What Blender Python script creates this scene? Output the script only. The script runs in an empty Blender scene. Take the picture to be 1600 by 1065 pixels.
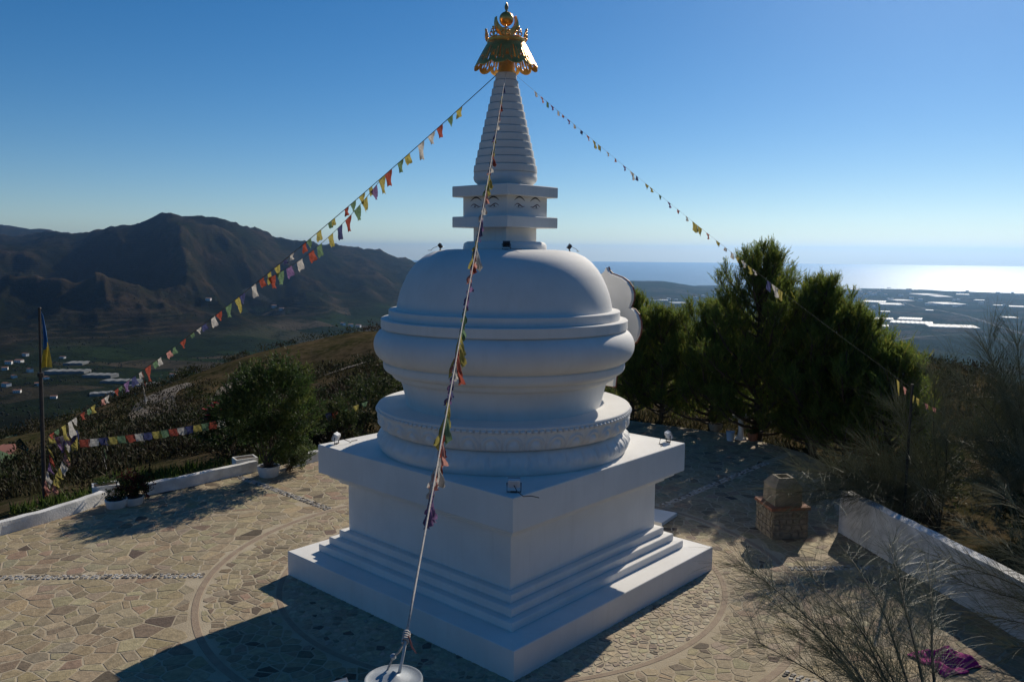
import bpy, math, random
import numpy as np
from mathutils import Vector, Matrix

R = math.radians
scene = bpy.context.scene
COL = scene.collection
random.seed(7)
RNG = np.random.default_rng(11)

# ------------------------------------------------------------------ camera, sky, sun, exposure
CAM = np.array([0.1715, -18.2444, 7.3083])
FPX, PITCH, ROLL = 1288.7, -0.108, 0.0076          # focal length in photo pixels (1600 wide)
cam_data = bpy.data.cameras.new('camera')
cam_data.sensor_width = 36.0
cam_data.lens = FPX / 1600 * 36
cam_data.clip_start, cam_data.clip_end = 0.05, 120000
cam = bpy.data.objects.new('camera', cam_data)
COL.objects.link(cam)
cam.matrix_world = Matrix.Translation(Vector(CAM)) @ Matrix.Rotation(math.pi / 2 + PITCH, 4, 'X') @ Matrix.Rotation(ROLL, 4, 'Z')
scene.camera = cam

SUN_AZ, SUN_EL = 29.3, 30.0                        # degrees right of +Y, above the horizon
world = bpy.data.worlds.new('World')
scene.world = world
world.use_nodes = True
wn, wl = world.node_tree.nodes, world.node_tree.links
sky = wn.new('ShaderNodeTexSky')
sky.sky_type = 'NISHITA'
sky.sun_disc = False
sky.sun_elevation, sky.sun_rotation = R(SUN_EL), R(SUN_AZ)
sky.altitude = 400
sky.air_density, sky.dust_density, sky.ozone_density = 0.8, 0.12, 3.0
hs_ = wn.new('ShaderNodeHueSaturation'); hs_.inputs['Saturation'].default_value = 1.33
wl.new(sky.outputs[0], hs_.inputs['Color']); wl.new(hs_.outputs[0], wn['Background'].inputs[0])
wn['Background'].inputs[1].default_value = 0.078

sun_data = bpy.data.lights.new('sun', 'SUN')
sun_data.energy, sun_data.angle, sun_data.color = 4.6, R(0.53), (1.0, 0.91, 0.77)
sun = bpy.data.objects.new('sun', sun_data)
COL.objects.link(sun)
sd = Vector((math.sin(R(SUN_AZ)) * math.cos(R(SUN_EL)), math.cos(R(SUN_AZ)) * math.cos(R(SUN_EL)), math.sin(R(SUN_EL))))
sun.rotation_euler = (-sd).to_track_quat('-Z', 'Y').to_euler()
sun.location = (20, 30, 40)

vs = scene.view_settings
vs.view_transform, vs.look, vs.exposure, vs.gamma = 'Standard', 'None', 0.0, 1.0
vs.use_curve_mapping = False
scene.render.engine = 'CYCLES'
scene.cycles.use_denoising = True
scene.cycles.max_bounces = 8
scene.cycles.sample_clamp_indirect = 6

# ------------------------------------------------------------------ helpers
def ray(u, v):
    a, b = u - 800, v - 532.5
    c, s = math.cos(-ROLL), math.sin(-ROLL)
    a, b = a * c - b * s, a * s + b * c
    x, up = a / FPX, -b / FPX
    cy, sy = math.cos(PITCH), math.sin(PITCH)
    return np.array([x, cy - up * sy, sy + up * cy])

def on_z(u, v, z=0.0):
    r = ray(u, v); return CAM + r * ((z - CAM[2]) / r[2])

def on_y(u, v, y):
    r = ray(u, v); return CAM + r * ((y - CAM[1]) / r[1])

def at_dist(u, v, D):
    r = ray(u, v); return CAM + r * (D / math.hypot(r[0], r[1]))

def tag(o, label=None, cat=None, group=None, kind=None):
    if label: o['label'] = label
    if cat: o['category'] = cat
    if group: o['group'] = group
    if kind: o['kind'] = kind
    return o

def empty(name, loc=(0, 0, 0), rz=0.0, label=None, cat=None, group=None):
    o = bpy.data.objects.new(name, None)
    o.empty_display_size = 0.2
    COL.objects.link(o)
    o.location = Vector([float(c) for c in loc]); o.rotation_euler = (0, 0, rz)
    return tag(o, label, cat, group)

def link(name, me, parent=None, loc=None, rot=None):
    o = bpy.data.objects.new(name, me)
    COL.objects.link(o)
    o.parent = parent
    if loc is not None: o.location = [float(c) for c in loc]
    if rot is not None: o.rotation_euler = rot
    return o

def make_mesh(name, verts, faces, mat, smooth=None, cols=None):
    me = bpy.data.meshes.new(name)
    verts = np.asarray(verts, dtype=np.float64).reshape(-1, 3)
    if isinstance(faces, np.ndarray):
        k = faces.shape[1]; nf = len(faces)
        me.vertices.add(len(verts)); me.vertices.foreach_set('co', verts.ravel())
        me.loops.add(nf * k); me.loops.foreach_set('vertex_index', faces.astype(np.int32).ravel())
        me.polygons.add(nf)
        me.polygons.foreach_set('loop_start', np.arange(0, nf * k, k, dtype=np.int32))
        me.update(calc_edges=True)
    else:
        me.from_pydata(verts.tolist(), [], [list(map(int, f)) for f in faces])
        me.update()
    if mat is not None: me.materials.append(mat)
    if smooth is not None:
        me.polygons.foreach_set('use_smooth', np.ones(len(me.polygons), dtype=bool))
        if smooth < 180: me.set_sharp_from_angle(angle=R(smooth))
    if cols is not None:
        a = me.color_attributes.new('Col', 'FLOAT_COLOR', 'POINT')
        c = np.ones((len(verts), 4)); c[:, :3] = cols
        a.data.foreach_set('color', c.ravel())
    return me

class MB:
    """collects shapes into one mesh"""
    def __init__(s): s.v, s.f, s.n = [], [], 0
    def add(s, verts, faces, M=None):
        verts = np.asarray(verts, float).reshape(-1, 3)
        if M is not None:
            M = np.array(M); verts = verts @ M[:3, :3].T + M[:3, 3]
        s.v.append(verts); s.f += [[i + s.n for i in f] for f in faces]; s.n += len(verts)
        return s
    def box(s, c, size, rz=0.0, taper=1.0, M=None):
        x, y, z = [q / 2 for q in size]
        v = [(-x, -y, -z), (x, -y, -z), (x, y, -z), (-x, y, -z), (-x * taper, -y * taper, z), (x * taper, -y * taper, z), (x * taper, y * taper, z), (-x * taper, y * taper, z)]
        T = Matrix.Translation(Vector([float(q) for q in c])) @ Matrix.Rotation(rz, 4, 'Z')
        if M is not None: T = M @ T
        return s.add(v, [(0, 3, 2, 1), (4, 5, 6, 7), (0, 1, 5, 4), (1, 2, 6, 5), (2, 3, 7, 6), (3, 0, 4, 7)], T)
    def lathe(s, prof, n=32, M=None, cap=True, rfun=None):
        v, f = [], []
        m = len(prof)
        for (r, z) in prof:
            for k in range(n):
                a = 2 * math.pi * k / n
                q = r if rfun is None else r * rfun(a, z)
                v.append((q * math.cos(a), q * math.sin(a), z))
        for i in range(m - 1):
            for k in range(n):
                k2 = (k + 1) % n
                f.append((i * n + k, i * n + k2, (i + 1) * n + k2, (i + 1) * n + k))
        if cap:
            f.append(tuple(range(n - 1, -1, -1))); f.append(tuple((m - 1) * n + k for k in range(n)))
        return s.add(v, f, M)
    def tube(s, pts, rad, n=6, cap=True):
        pts = [np.asarray(p, float) for p in pts]
        if np.isscalar(rad): rad = [rad] * len(pts)
        v, f = [], []
        up = np.array([0.0, 0.0, 1.0])
        for i, p in enumerate(pts):
            t = pts[min(i + 1, len(pts) - 1)] - pts[max(i - 1, 0)]
            t = t / (np.linalg.norm(t) + 1e-12)
            ref = up if abs(t[2]) < 0.95 else np.array([1.0, 0, 0])
            a = np.cross(t, ref); a /= np.linalg.norm(a); b = np.cross(t, a)
            for k in range(n):
                q = 2 * math.pi * k / n
                v.append(p + rad[i] * (math.cos(q) * a + math.sin(q) * b))
        for i in range(len(pts) - 1):
            for k in range(n):
                k2 = (k + 1) % n
                f.append((i * n + k, i * n + k2, (i + 1) * n + k2, (i + 1) * n + k))
        if cap:
            f.append(tuple(range(n - 1, -1, -1))); f.append(tuple((len(pts) - 1) * n + k for k in range(n)))
        return s.add(v, f)
    def extrude(s, poly, depth, M=None):
        """2-D outline in the XZ plane, thickness along Y"""
        n = len(poly)
        v = [(x, -depth / 2, z) for x, z in poly] + [(x, depth / 2, z) for x, z in poly]
        f = [tuple(range(n)), tuple(range(2 * n - 1, n - 1, -1))] + [(i, i + n, (i + 1) % n + n, (i + 1) % n) for i in range(n)]
        return s.add(v, f, M)
    def mesh(s, name, mat, smooth=None): return make_mesh(name, np.concatenate(s.v), s.f, mat, smooth)
    def build(s, name, mat, parent=None, smooth=None, loc=None, rot=None):
        return link(name, s.mesh(name, mat, smooth), parent, loc, rot)

# ------------------------------------------------------------------ materials
MATS = {}
def mat(name, color, rough=0.7, metallic=0.0, var=0.0, scale=6.0, bump=0.0, bscale=40.0, color2=None, attr=False, spec=0.5, trans=0.0, detail=6.0):
    if name in MATS: return MATS[name]
    m = bpy.data.materials.new(name); m.use_nodes = True
    nt = m.node_tree; N, L = nt.nodes, nt.links
    b = N['Principled BSDF']
    b.inputs['Roughness'].default_value = rough
    b.inputs['Metallic'].default_value = metallic
    b.inputs['Specular IOR Level'].default_value = spec
    tc = N.new('ShaderNodeTexCoord')
    src = None
    if attr:
        at = N.new('ShaderNodeVertexColor'); at.layer_name = 'Col'; src = at.outputs['Color']
    else:
        b.inputs['Base Color'].default_value = (*color, 1)
    if var > 0 or color2 is not None:
        nz = N.new('ShaderNodeTexNoise'); nz.inputs['Scale'].default_value = scale; nz.inputs['Detail'].default_value = detail
        L.new(tc.outputs['Object'], nz.inputs['Vector'])
        mx = N.new('ShaderNodeMix'); mx.data_type = 'RGBA'
        cr = N.new('ShaderNodeMapRange'); cr.inputs[1].default_value, cr.inputs[2].default_value = 0.35, 0.65
        L.new(nz.outputs['Fac'], cr.inputs[0]); L.new(cr.outputs[0], mx.inputs[0])
        if attr:
            mx.blend_type = 'MULTIPLY'; L.new(src, mx.inputs[6])
            mx.inputs[7].default_value = (1 - var, 1 - var, 1 - var, 1)
        else:
            c2 = color2 if color2 is not None else tuple(c * (1 - var) for c in color)
            mx.inputs[6].default_value = (*color, 1); mx.inputs[7].default_value = (*c2, 1)
        src = mx.outputs[2]
    if src is not None: L.new(src, b.inputs['Base Color'])
    if bump > 0:
        nb = N.new('ShaderNodeTexNoise'); nb.inputs['Scale'].default_value = bscale; nb.inputs['Detail'].default_value = 5
        L.new(tc.outputs['Object'], nb.inputs['Vector'])
        bp = N.new('ShaderNodeBump'); bp.inputs['Strength'].default_value = bump; bp.inputs['Distance'].default_value = 0.02
        L.new(nb.outputs['Fac'], bp.inputs['Height']); L.new(bp.outputs[0], b.inputs['Normal'])
    if trans > 0:
        tr = N.new('ShaderNodeBsdfTranslucent'); ms = N.new('ShaderNodeMixShader'); ms.inputs[0].default_value = trans
        if src is not None: L.new(src, tr.inputs['Color'])
        else: tr.inputs['Color'].default_value = (*color, 1)
        L.new(b.outputs[0], ms.inputs[1]); L.new(tr.outputs[0], ms.inputs[2])
        L.new(ms.outputs[0], N['Material Output'].inputs['Surface'])
    MATS[name] = m
    return m

M_WHITE = mat('white_limewash', (0.80, 0.785, 0.75), 0.75, var=0.05, scale=1.3, bump=0.12, bscale=55, color2=(0.74, 0.725, 0.69), spec=0.25)
def add_streaks(m):
    N, L = m.node_tree.nodes, m.node_tree.links
    b = N['Principled BSDF']; src = b.inputs['Base Color'].links[0].from_socket
    tc = N.new('ShaderNodeTexCoord'); mp = N.new('ShaderNodeMapping'); mp.inputs['Scale'].default_value = (5.0, 5.0, 0.45)
    nz = N.new('ShaderNodeTexNoise'); nz.inputs['Scale'].default_value = 1.6; nz.inputs['Detail'].default_value = 7; nz.inputs['Roughness'].default_value = 0.65
    L.new(tc.outputs['Object'], mp.inputs[0]); L.new(mp.outputs[0], nz.inputs['Vector'])
    mr = N.new('ShaderNodeMapRange'); mr.inputs[1].default_value, mr.inputs[2].default_value = 0.52, 0.80; mr.inputs[4].default_value = 0.28
    mx = N.new('ShaderNodeMix'); mx.data_type = 'RGBA'; L.new(nz.outputs['Fac'], mr.inputs[0]); L.new(mr.outputs[0], mx.inputs[0])
    L.new(src, mx.inputs[6]); mx.inputs[7].default_value = (0.60, 0.57, 0.50, 1); L.new(mx.outputs[2], b.inputs['Base Color'])
add_streaks(M_WHITE)
M_WALLW = mat('white_rough_render', (0.76, 0.75, 0.72), 0.85, bump=0.6, bscale=24, color2=(0.55, 0.54, 0.51), scale=2.5, spec=0.2)
M_GOLD = mat('gilded_copper', (0.88, 0.48, 0.13), 0.38, 0.75, color2=(0.66, 0.34, 0.09), scale=7, bump=0.05, bscale=30)
M_GOLDD = mat('tarnished_gilding', (0.50, 0.34, 0.15), 0.42, 0.85, color2=(0.30, 0.21, 0.11), scale=5)
M_BLACK = mat('black_paint', (0.015, 0.014, 0.016), 0.5)
M_MAROON = mat('maroon_paint', (0.10, 0.025, 0.03), 0.5)
M_METAL = mat('galvanised_metal', (0.42, 0.44, 0.46), 0.45, 0.7, color2=(0.30, 0.32, 0.34), scale=14)
M_DARKMET = mat('dark_steel', (0.05, 0.05, 0.055), 0.5, 0.4, color2=(0.09, 0.07, 0.055), scale=10)
M_GLASS = mat('lamp_glass', (0.35, 0.5, 0.6), 0.08, spec=0.8)
M_LAMPW = mat('white_lamp_housing', (0.72, 0.73, 0.74), 0.4)
M_ROPE = mat('rope', (0.55, 0.50, 0.45), 0.9, var=0.3, scale=60)
M_ROPED = mat('dark_cable', (0.06, 0.055, 0.05), 0.7)

# ------------------------------------------------------------------ terrain
def smoothstep(a, b, x):
    t = np.clip((x - a) / (b - a), 0, 1); return t * t * (3 - 2 * t)

_perm = RNG.permutation(512)
_grad = RNG.uniform(-1, 1, (512,))
def vnoise(x, y):
    xi, yi = np.floor(x).astype(int), np.floor(y).astype(int)
    fx, fy = x - xi, y - yi
    fx, fy = fx * fx * fx * (fx * (fx * 6 - 15) + 10), fy * fy * fy * (fy * (fy * 6 - 15) + 10)
    h = lambda a, b: _grad[(_perm[(a) % 512] + b) % 512]
    return (h(xi, yi) * (1 - fx) + h(xi + 1, yi) * fx) * (1 - fy) + (h(xi, yi + 1) * (1 - fx) + h(xi + 1, yi + 1) * fx) * fy

def fbm(x, y, octv=5, ridged=False):
    s, a, t = 0.0, 1.0, 0.0
    for k in range(octv):
        n = vnoise(x + 17.3 * k, y - 9.1 * k)
        s = s + a * ((1 - 2 * np.abs(n)) if ridged else n); t += a
        a *= 0.5; x, y = x * 2.03, y * 2.03
    return s / t

SEA_Z = -400.0
def hz(u): return 391.0 + 0.0076 * (u - 800)
# far profiles by direction: photo column u -> list of (distance, 'v' skyline row | 'z' height)
FAR = {
    -900: [(300, -90), (900, -220), (1500, -230), (2600, -120), (3600, 30), (4600, 150), (7000, 210), (9500, 150), (14000, -100)],
    0:    [(300, -75), (600, -160), (950, -222), (1900, -236), ('v', 2300, 540), ('v', 2900, 470), ('v', 3600, 415), ('v', 4600, 384), ('v', 6300, 364), ('v', 7200, 375), ('v', 10500, 347), (14000, 100)],
    110:  [(300, -75), (600, -160), (950, -224), (1900, -238), ('v', 2300, 545), ('v', 2900, 480), ('v', 3600, 420), ('v', 4600, 376), ('v', 5400, 361), ('v', 7200, 368), ('v', 9500, 361), (14000, 0)],
    190:  [(300, -75), (600, -160), (950, -226), (1900, -240), ('v', 2300, 545), ('v', 2900, 465), ('v', 3600, 400), ('v', 4300, 347), ('v', 4700, 347), (6500, 40), (9500, -100), (14000, -150)],
    265:  [(300, -75), (600, -160), (950, -226), (2000, -240), ('v', 2400, 540), ('v', 2900, 470), ('v', 3400, 410), ('v', 3900, 348), ('v', 4200, 321), (6000, 40), (9500, -150), (14000, -200)],
    330:  [(300, -75), (600, -165), (950, -226), (2000, -242), ('v', 2400, 540), ('v', 2900, 480), ('v', 3500, 420), ('v', 4200, 349), ('v', 4500, 330), (6500, 0), (9500, -150), (14000, -250)],
    470:  [(300, -70), (600, -170), (950, -232), (2000, -250), ('v', 2500, 545), ('v', 3100, 490), ('v', 3900, 430), ('v', 4700, 380), ('v', 5100, 364), (7000, -60), (9500, -250), (14000, -420)],
    560:  [(300, -65), (600, -170), (950, -240), (2000, -258), ('v', 2700, 540), ('v', 3400, 490), ('v', 4300, 435), ('v', 5300, 388), ('v', 5700, 380), (7500, -150), (9500, -330), (14000, -430)],
    660:  [(300, -60), (600, -170), (950, -250), (2200, -280), ('v', 3000, 520), ('v', 4200, 465), ('v', 5300, 420), ('v', 6200, 402), (8000, -220), (9500, -380), (14000, -430)],
    780:  [(300, -60), (600, -170), (1000, -260), (2200, -310), ('v', 3800, 490), ('v', 5200, 455), ('v', 7000, 425), (8500, -300), (10000, -410), (14000, -430)],
    930:  [(300, -60), (600, -170), (1000, -260), (2200, -330), (4000, -355), (6000, -350), ('v', 8200, 433), (9300, -330), (10000, -405), (14000, -430)],
    1020: [(300, -60), (600, -170), (1000, -260), (2200, -330), (4000, -360), (6500, -360), ('v', 8600, 434), (9400, -350), (10000, -405), (14000, -430)],
    1150: [(300, -60), (600, -170), (1000, -270), (2200, -340), (4000, -370), (6500, -380), (9000, -378), (10300, -380), (10800, -405), (14000, -430)],
    1350: [(300, -60), (600, -180), (1000, -280), (2200, -345), (4000, -372), (6500, -384), (9000, -386), (10100, -374), (10700, -405), (14000, -430)],
    1600: [(300, -60), (600, -180), (1000, -280), (2200, -345), (4000, -374), (6500, -384), (9000, -386), (9800, -376), (10400, -405), (14000, -430)],
    2500: [(300, -50), (600, -150), (1000, -240), (2200, -320), (4000, -360), (6500, -380), (9000, -384), (9800, -380), (10400, -405), (14000, -430)],
}
_us = sorted(FAR)
_lr = np.linspace(math.log(250), math.log(15000), 200)
_tab, _az = [], []
for u in _us:
    a = math.atan2(u - 800, FPX); _az.append(a)
    ds, zs = [], []
    for e in FAR[u]:
        if e[0] == 'v':
            D = e[1]; z = CAM[2] - (e[2] - hz(u)) / FPX * D * math.cos(a)
        else: D, z = e
        ds.append(math.log(D)); zs.append(z)
    _tab.append(np.interp(_lr, ds, zs))
_tab = np.array(_tab)
_k = np.exp(-0.5 * (np.arange(-6, 7) / 1.6) ** 2); _k /= _k.sum()
_tab = np.array([np.convolve(np.pad(r, 6, 'edge'), _k, 'valid') for r in _tab])
_az = np.array(_az)

def ridge_n(x, y):
    return fbm((x + 0.5 * y) / 620.0, (y - 0.3 * x) / 900.0, 5, True)

def far_h(x, y):
    r = np.hypot(x, y) + 1e-6
    wx, wy = fbm(x / 900.0, y / 900.0, 3), fbm(x / 900.0 + 50, y / 900.0 + 31, 3)
    amp = np.clip((r - 500) * 0.06, 0, 90)
    x2, y2 = x + wx * amp, y + wy * amp
    a = np.arctan2(x2, y2 + 18.0); lr = np.log(np.hypot(x2, y2) + 1e-6)
    back = np.abs(np.arctan2(x2, y2))
    ai = np.clip(a, _az[0], _az[-1])
    j = np.clip(np.searchsorted(_az, ai) - 1, 0, len(_az) - 2)
    t = (ai - _az[j]) / (_az[j + 1] - _az[j]); t = t * t * (3 - 2 * t)
    q = np.clip((lr - _lr[0]) / (_lr[1] - _lr[0]), 0, len(_lr) - 1.001)
    qi = q.astype(int); qf = q - qi
    z = (_tab[j, qi] * (1 - qf) + _tab[j, qi + 1] * qf) * (1 - t) + (_tab[j + 1, qi] * (1 - qf) + _tab[j + 1, qi + 1] * qf) * t
    up = smoothstep(-245, -150, z) * smoothstep(14000, 9000, r)
    side = smoothstep(0.12, -0.08, a)
    z = z + up * side * (ridge_n(x, y) - 0.45) * np.clip(r * 0.050, 0, 185) * (1 - 0.75 * smoothstep(3600, 4300, r))
    z = z + up * side * (fbm(x / 210.0 + 9, y / 210.0, 5, True) - 0.4) * np.clip(r * 0.008, 0, 28)
    z = z + up * (1 - side) * fbm(x / 700.0, y / 700.0, 5) * 16
    z = z + fbm(x / 160.0, y / 160.0, 4) * np.clip(r * 0.006, 0, 7)
    return z

# near hill: thin-plate spline through levelled points
NEAR = [(0, 0, -.15), (10, 0, -.15), (-10, 0, -.15), (0, 10, -.15), (0, -10, -.15), (-10, 7, -.15), (9.5, 5, -.15), (10, -6, -.15), (5, 15.5, -.15), (9.5, 11, -.15), (-3, 12.5, -.2),
        (0, -20, -.15), (-10, -10, -.15), (-12.5, 2, -.15), (-12.5, -8, -.2), (-7, 9, -.15), (10, -16, -.2),
        (-14.6, 5.5, -.75), (-15.5, 0, -.9), (-17, -8, -1.2), (-12, 10.5, -.7), (-8.5, 13, -.8), (13, -2, -.2), (14, 5, -.3), (13, 13, -.4), (0, 19, -.4), (8, 20, -.5),
        (0, 60, -2), (0, 110, -5), (0, 180, -17), (0, 260, -55), (0, -45, 2), (0, -70, 11), (-60, -70, 6), (60, -70, 8), (0, -120, 28), (-110, -110, 12), (110, -110, 16), (0, -200, 44), (-90, -10, -27), (90, 0, -22), (180, 0, -60), (-180, 0, -62),  # rise behind the camera is unseen, added to hold back sky fill
        (-220, 150, -75), (220, 160, -70), (150, 240, -70), (-140, 240, -72)]
for u, v, D in ((200, 742, 30), (320, 715, 32), (430, 690, 36), (250, 700, 42), (150, 702, 47), (100, 742, 40), (30, 735, 62), (20, 690, 85), (60, 668, 118), (300, 652, 72), (250, 628, 92), (190, 655, 92),
                (235, 619, 112), (300, 600, 125), (380, 588, 138), (480, 576, 140), (540, 551, 138), (590, 524, 136), (400, 620, 85), (520, 600, 85), (590, 570, 80),
                (1420, 566, 75), (1560, 590, 62), (1300, 540, 80), (1100, 520, 90)):
    NEAR.append(tuple(at_dist(u, v, D)))
for u, D, z in ((590, 215, -48), (480, 215, -56), (380, 205, -56), (300, 195, -54), (235, 175, -48), (130, 150, -38), (30, 150, -36), (1420, 135, -28), (1300, 140, -28), (1100, 150, -30), (1600, 120, -24),
                (590, 290, -85), (380, 290, -88), (130, 270, -80), (1420, 240, -75), (1150, 260, -72)):
    q = at_dist(u, 500, D); NEAR.append((q[0], q[1], z))
NEAR = np.array(NEAR, float)
def _tps(d2): return np.where(d2 > 1e-9, d2 * np.log(d2 + 1e-12), 0.0)
_P = NEAR[:, :2] / 100.0
_n = len(_P)
_A = np.zeros((_n + 3, _n + 3))
_A[:_n, :_n] = _tps(((_P[:, None] - _P[None]) ** 2).sum(-1)) + np.eye(_n) * 1e-5
_A[:_n, _n] = 1; _A[:_n, _n + 1:] = _P; _A[_n, :_n] = 1; _A[_n + 1:, :_n] = _P.T
_w = np.linalg.solve(_A, np.concatenate([NEAR[:, 2], np.zeros(3)]))
TERR = [(-13.7, -22), (-13.6, -3), (-13.25, 1.0), (-12.9, 3.0), (-12.0, 5.1), (-10.6, 6.7), (-8.5, 8.35), (-6.9, 10.2), (-3.5, 13.6), (1.5, 16.6), (5.3, 17.3), (9.3, 14.6), (11.0, 11.6), (11.3, 8.5), (9.6, 4.6), (9.55, 2.8), (10.1, -3), (10.9, -12), (11, -22)]
def terr_inside(x, y):
    """signed-ish: >0 inside the terrace outline, by ray crossing"""
    inside = np.zeros(np.shape(x), bool)
    n = len(TERR)
    for i in range(n):
        (x1, y1), (x2, y2) = TERR[i], TERR[(i + 1) % n]
        c = ((y1 > y) != (y2 > y)) & (x < (x2 - x1) * (y - y1) / (y2 - y1 + 1e-12) + x1)
        inside ^= c
    return inside
def terr_dist(x, y):
    d = np.full(np.shape(x), 1e9)
    n = len(TERR)
    for i in range(n):
        a, b = np.array(TERR[i]), np.array(TERR[(i + 1) % n]); ab = b - a
        t = np.clip(((x - a[0]) * ab[0] + (y - a[1]) * ab[1]) / (ab @ ab), 0, 1)
        d = np.minimum(d, np.hypot(x - a[0] - t * ab[0], y - a[1] - t * ab[1]))
    return d

def near_h(x, y):
    X, Y = x / 100.0, y / 100.0
    z = _w[_n] + _w[_n + 1] * X + _w[_n + 2] * Y
    for i in range(_n): z = z + _w[i] * _tps((X - _P[i, 0]) ** 2 + (Y - _P[i, 1]) ** 2)
    return z

def terrain(x, y):
    x, y = np.asarray(x, float), np.asarray(y, float)
    r = np.hypot(x, y)
    nz = near_h(np.clip(x, -330, 330), np.clip(y, -330, 330))
    t = smoothstep(200, 380, r) * smoothstep(-150, -20, y) + smoothstep(700, 2500, r) * smoothstep(-20, -150, y)
    z = nz * (1 - t) + far_h(x, y) * t
    out = np.where(terr_inside(x, y), 0.0, terr_dist(x, y))
    z = z + smoothstep(1, 25, out) * (fbm(x / 14.0, y / 14.0, 5) * 0.9 + fbm(x / 60.0, y / 60.0, 3) * 2.0) * smoothstep(500, 60, r)
    z = np.where((out > 0) & (r < 250) & (y > -26), np.minimum(z, -0.2), z)
    z = np.where(out <= 0, -0.15, np.where(out < 6, z * smoothstep(0, 6, out) + (-0.2) * (1 - smoothstep(0, 6, out)), z))
    return z

def drop(u, v, lo=15.0, hi=14000.0):
    """first point where the view ray through a photo pixel meets the terrain"""
    D = np.exp(np.linspace(math.log(lo), math.log(hi), 1500))
    r = ray(u, v); h = math.hypot(r[0], r[1])
    P = CAM[None] + r[None] * (D / h)[:, None]
    z = terrain(P[:, 0], P[:, 1])
    k = np.argmax(P[:, 2] < z)
    if k == 0: k = len(D) - 1
    return np.array([P[k, 0], P[k, 1], z[k]])

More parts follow.
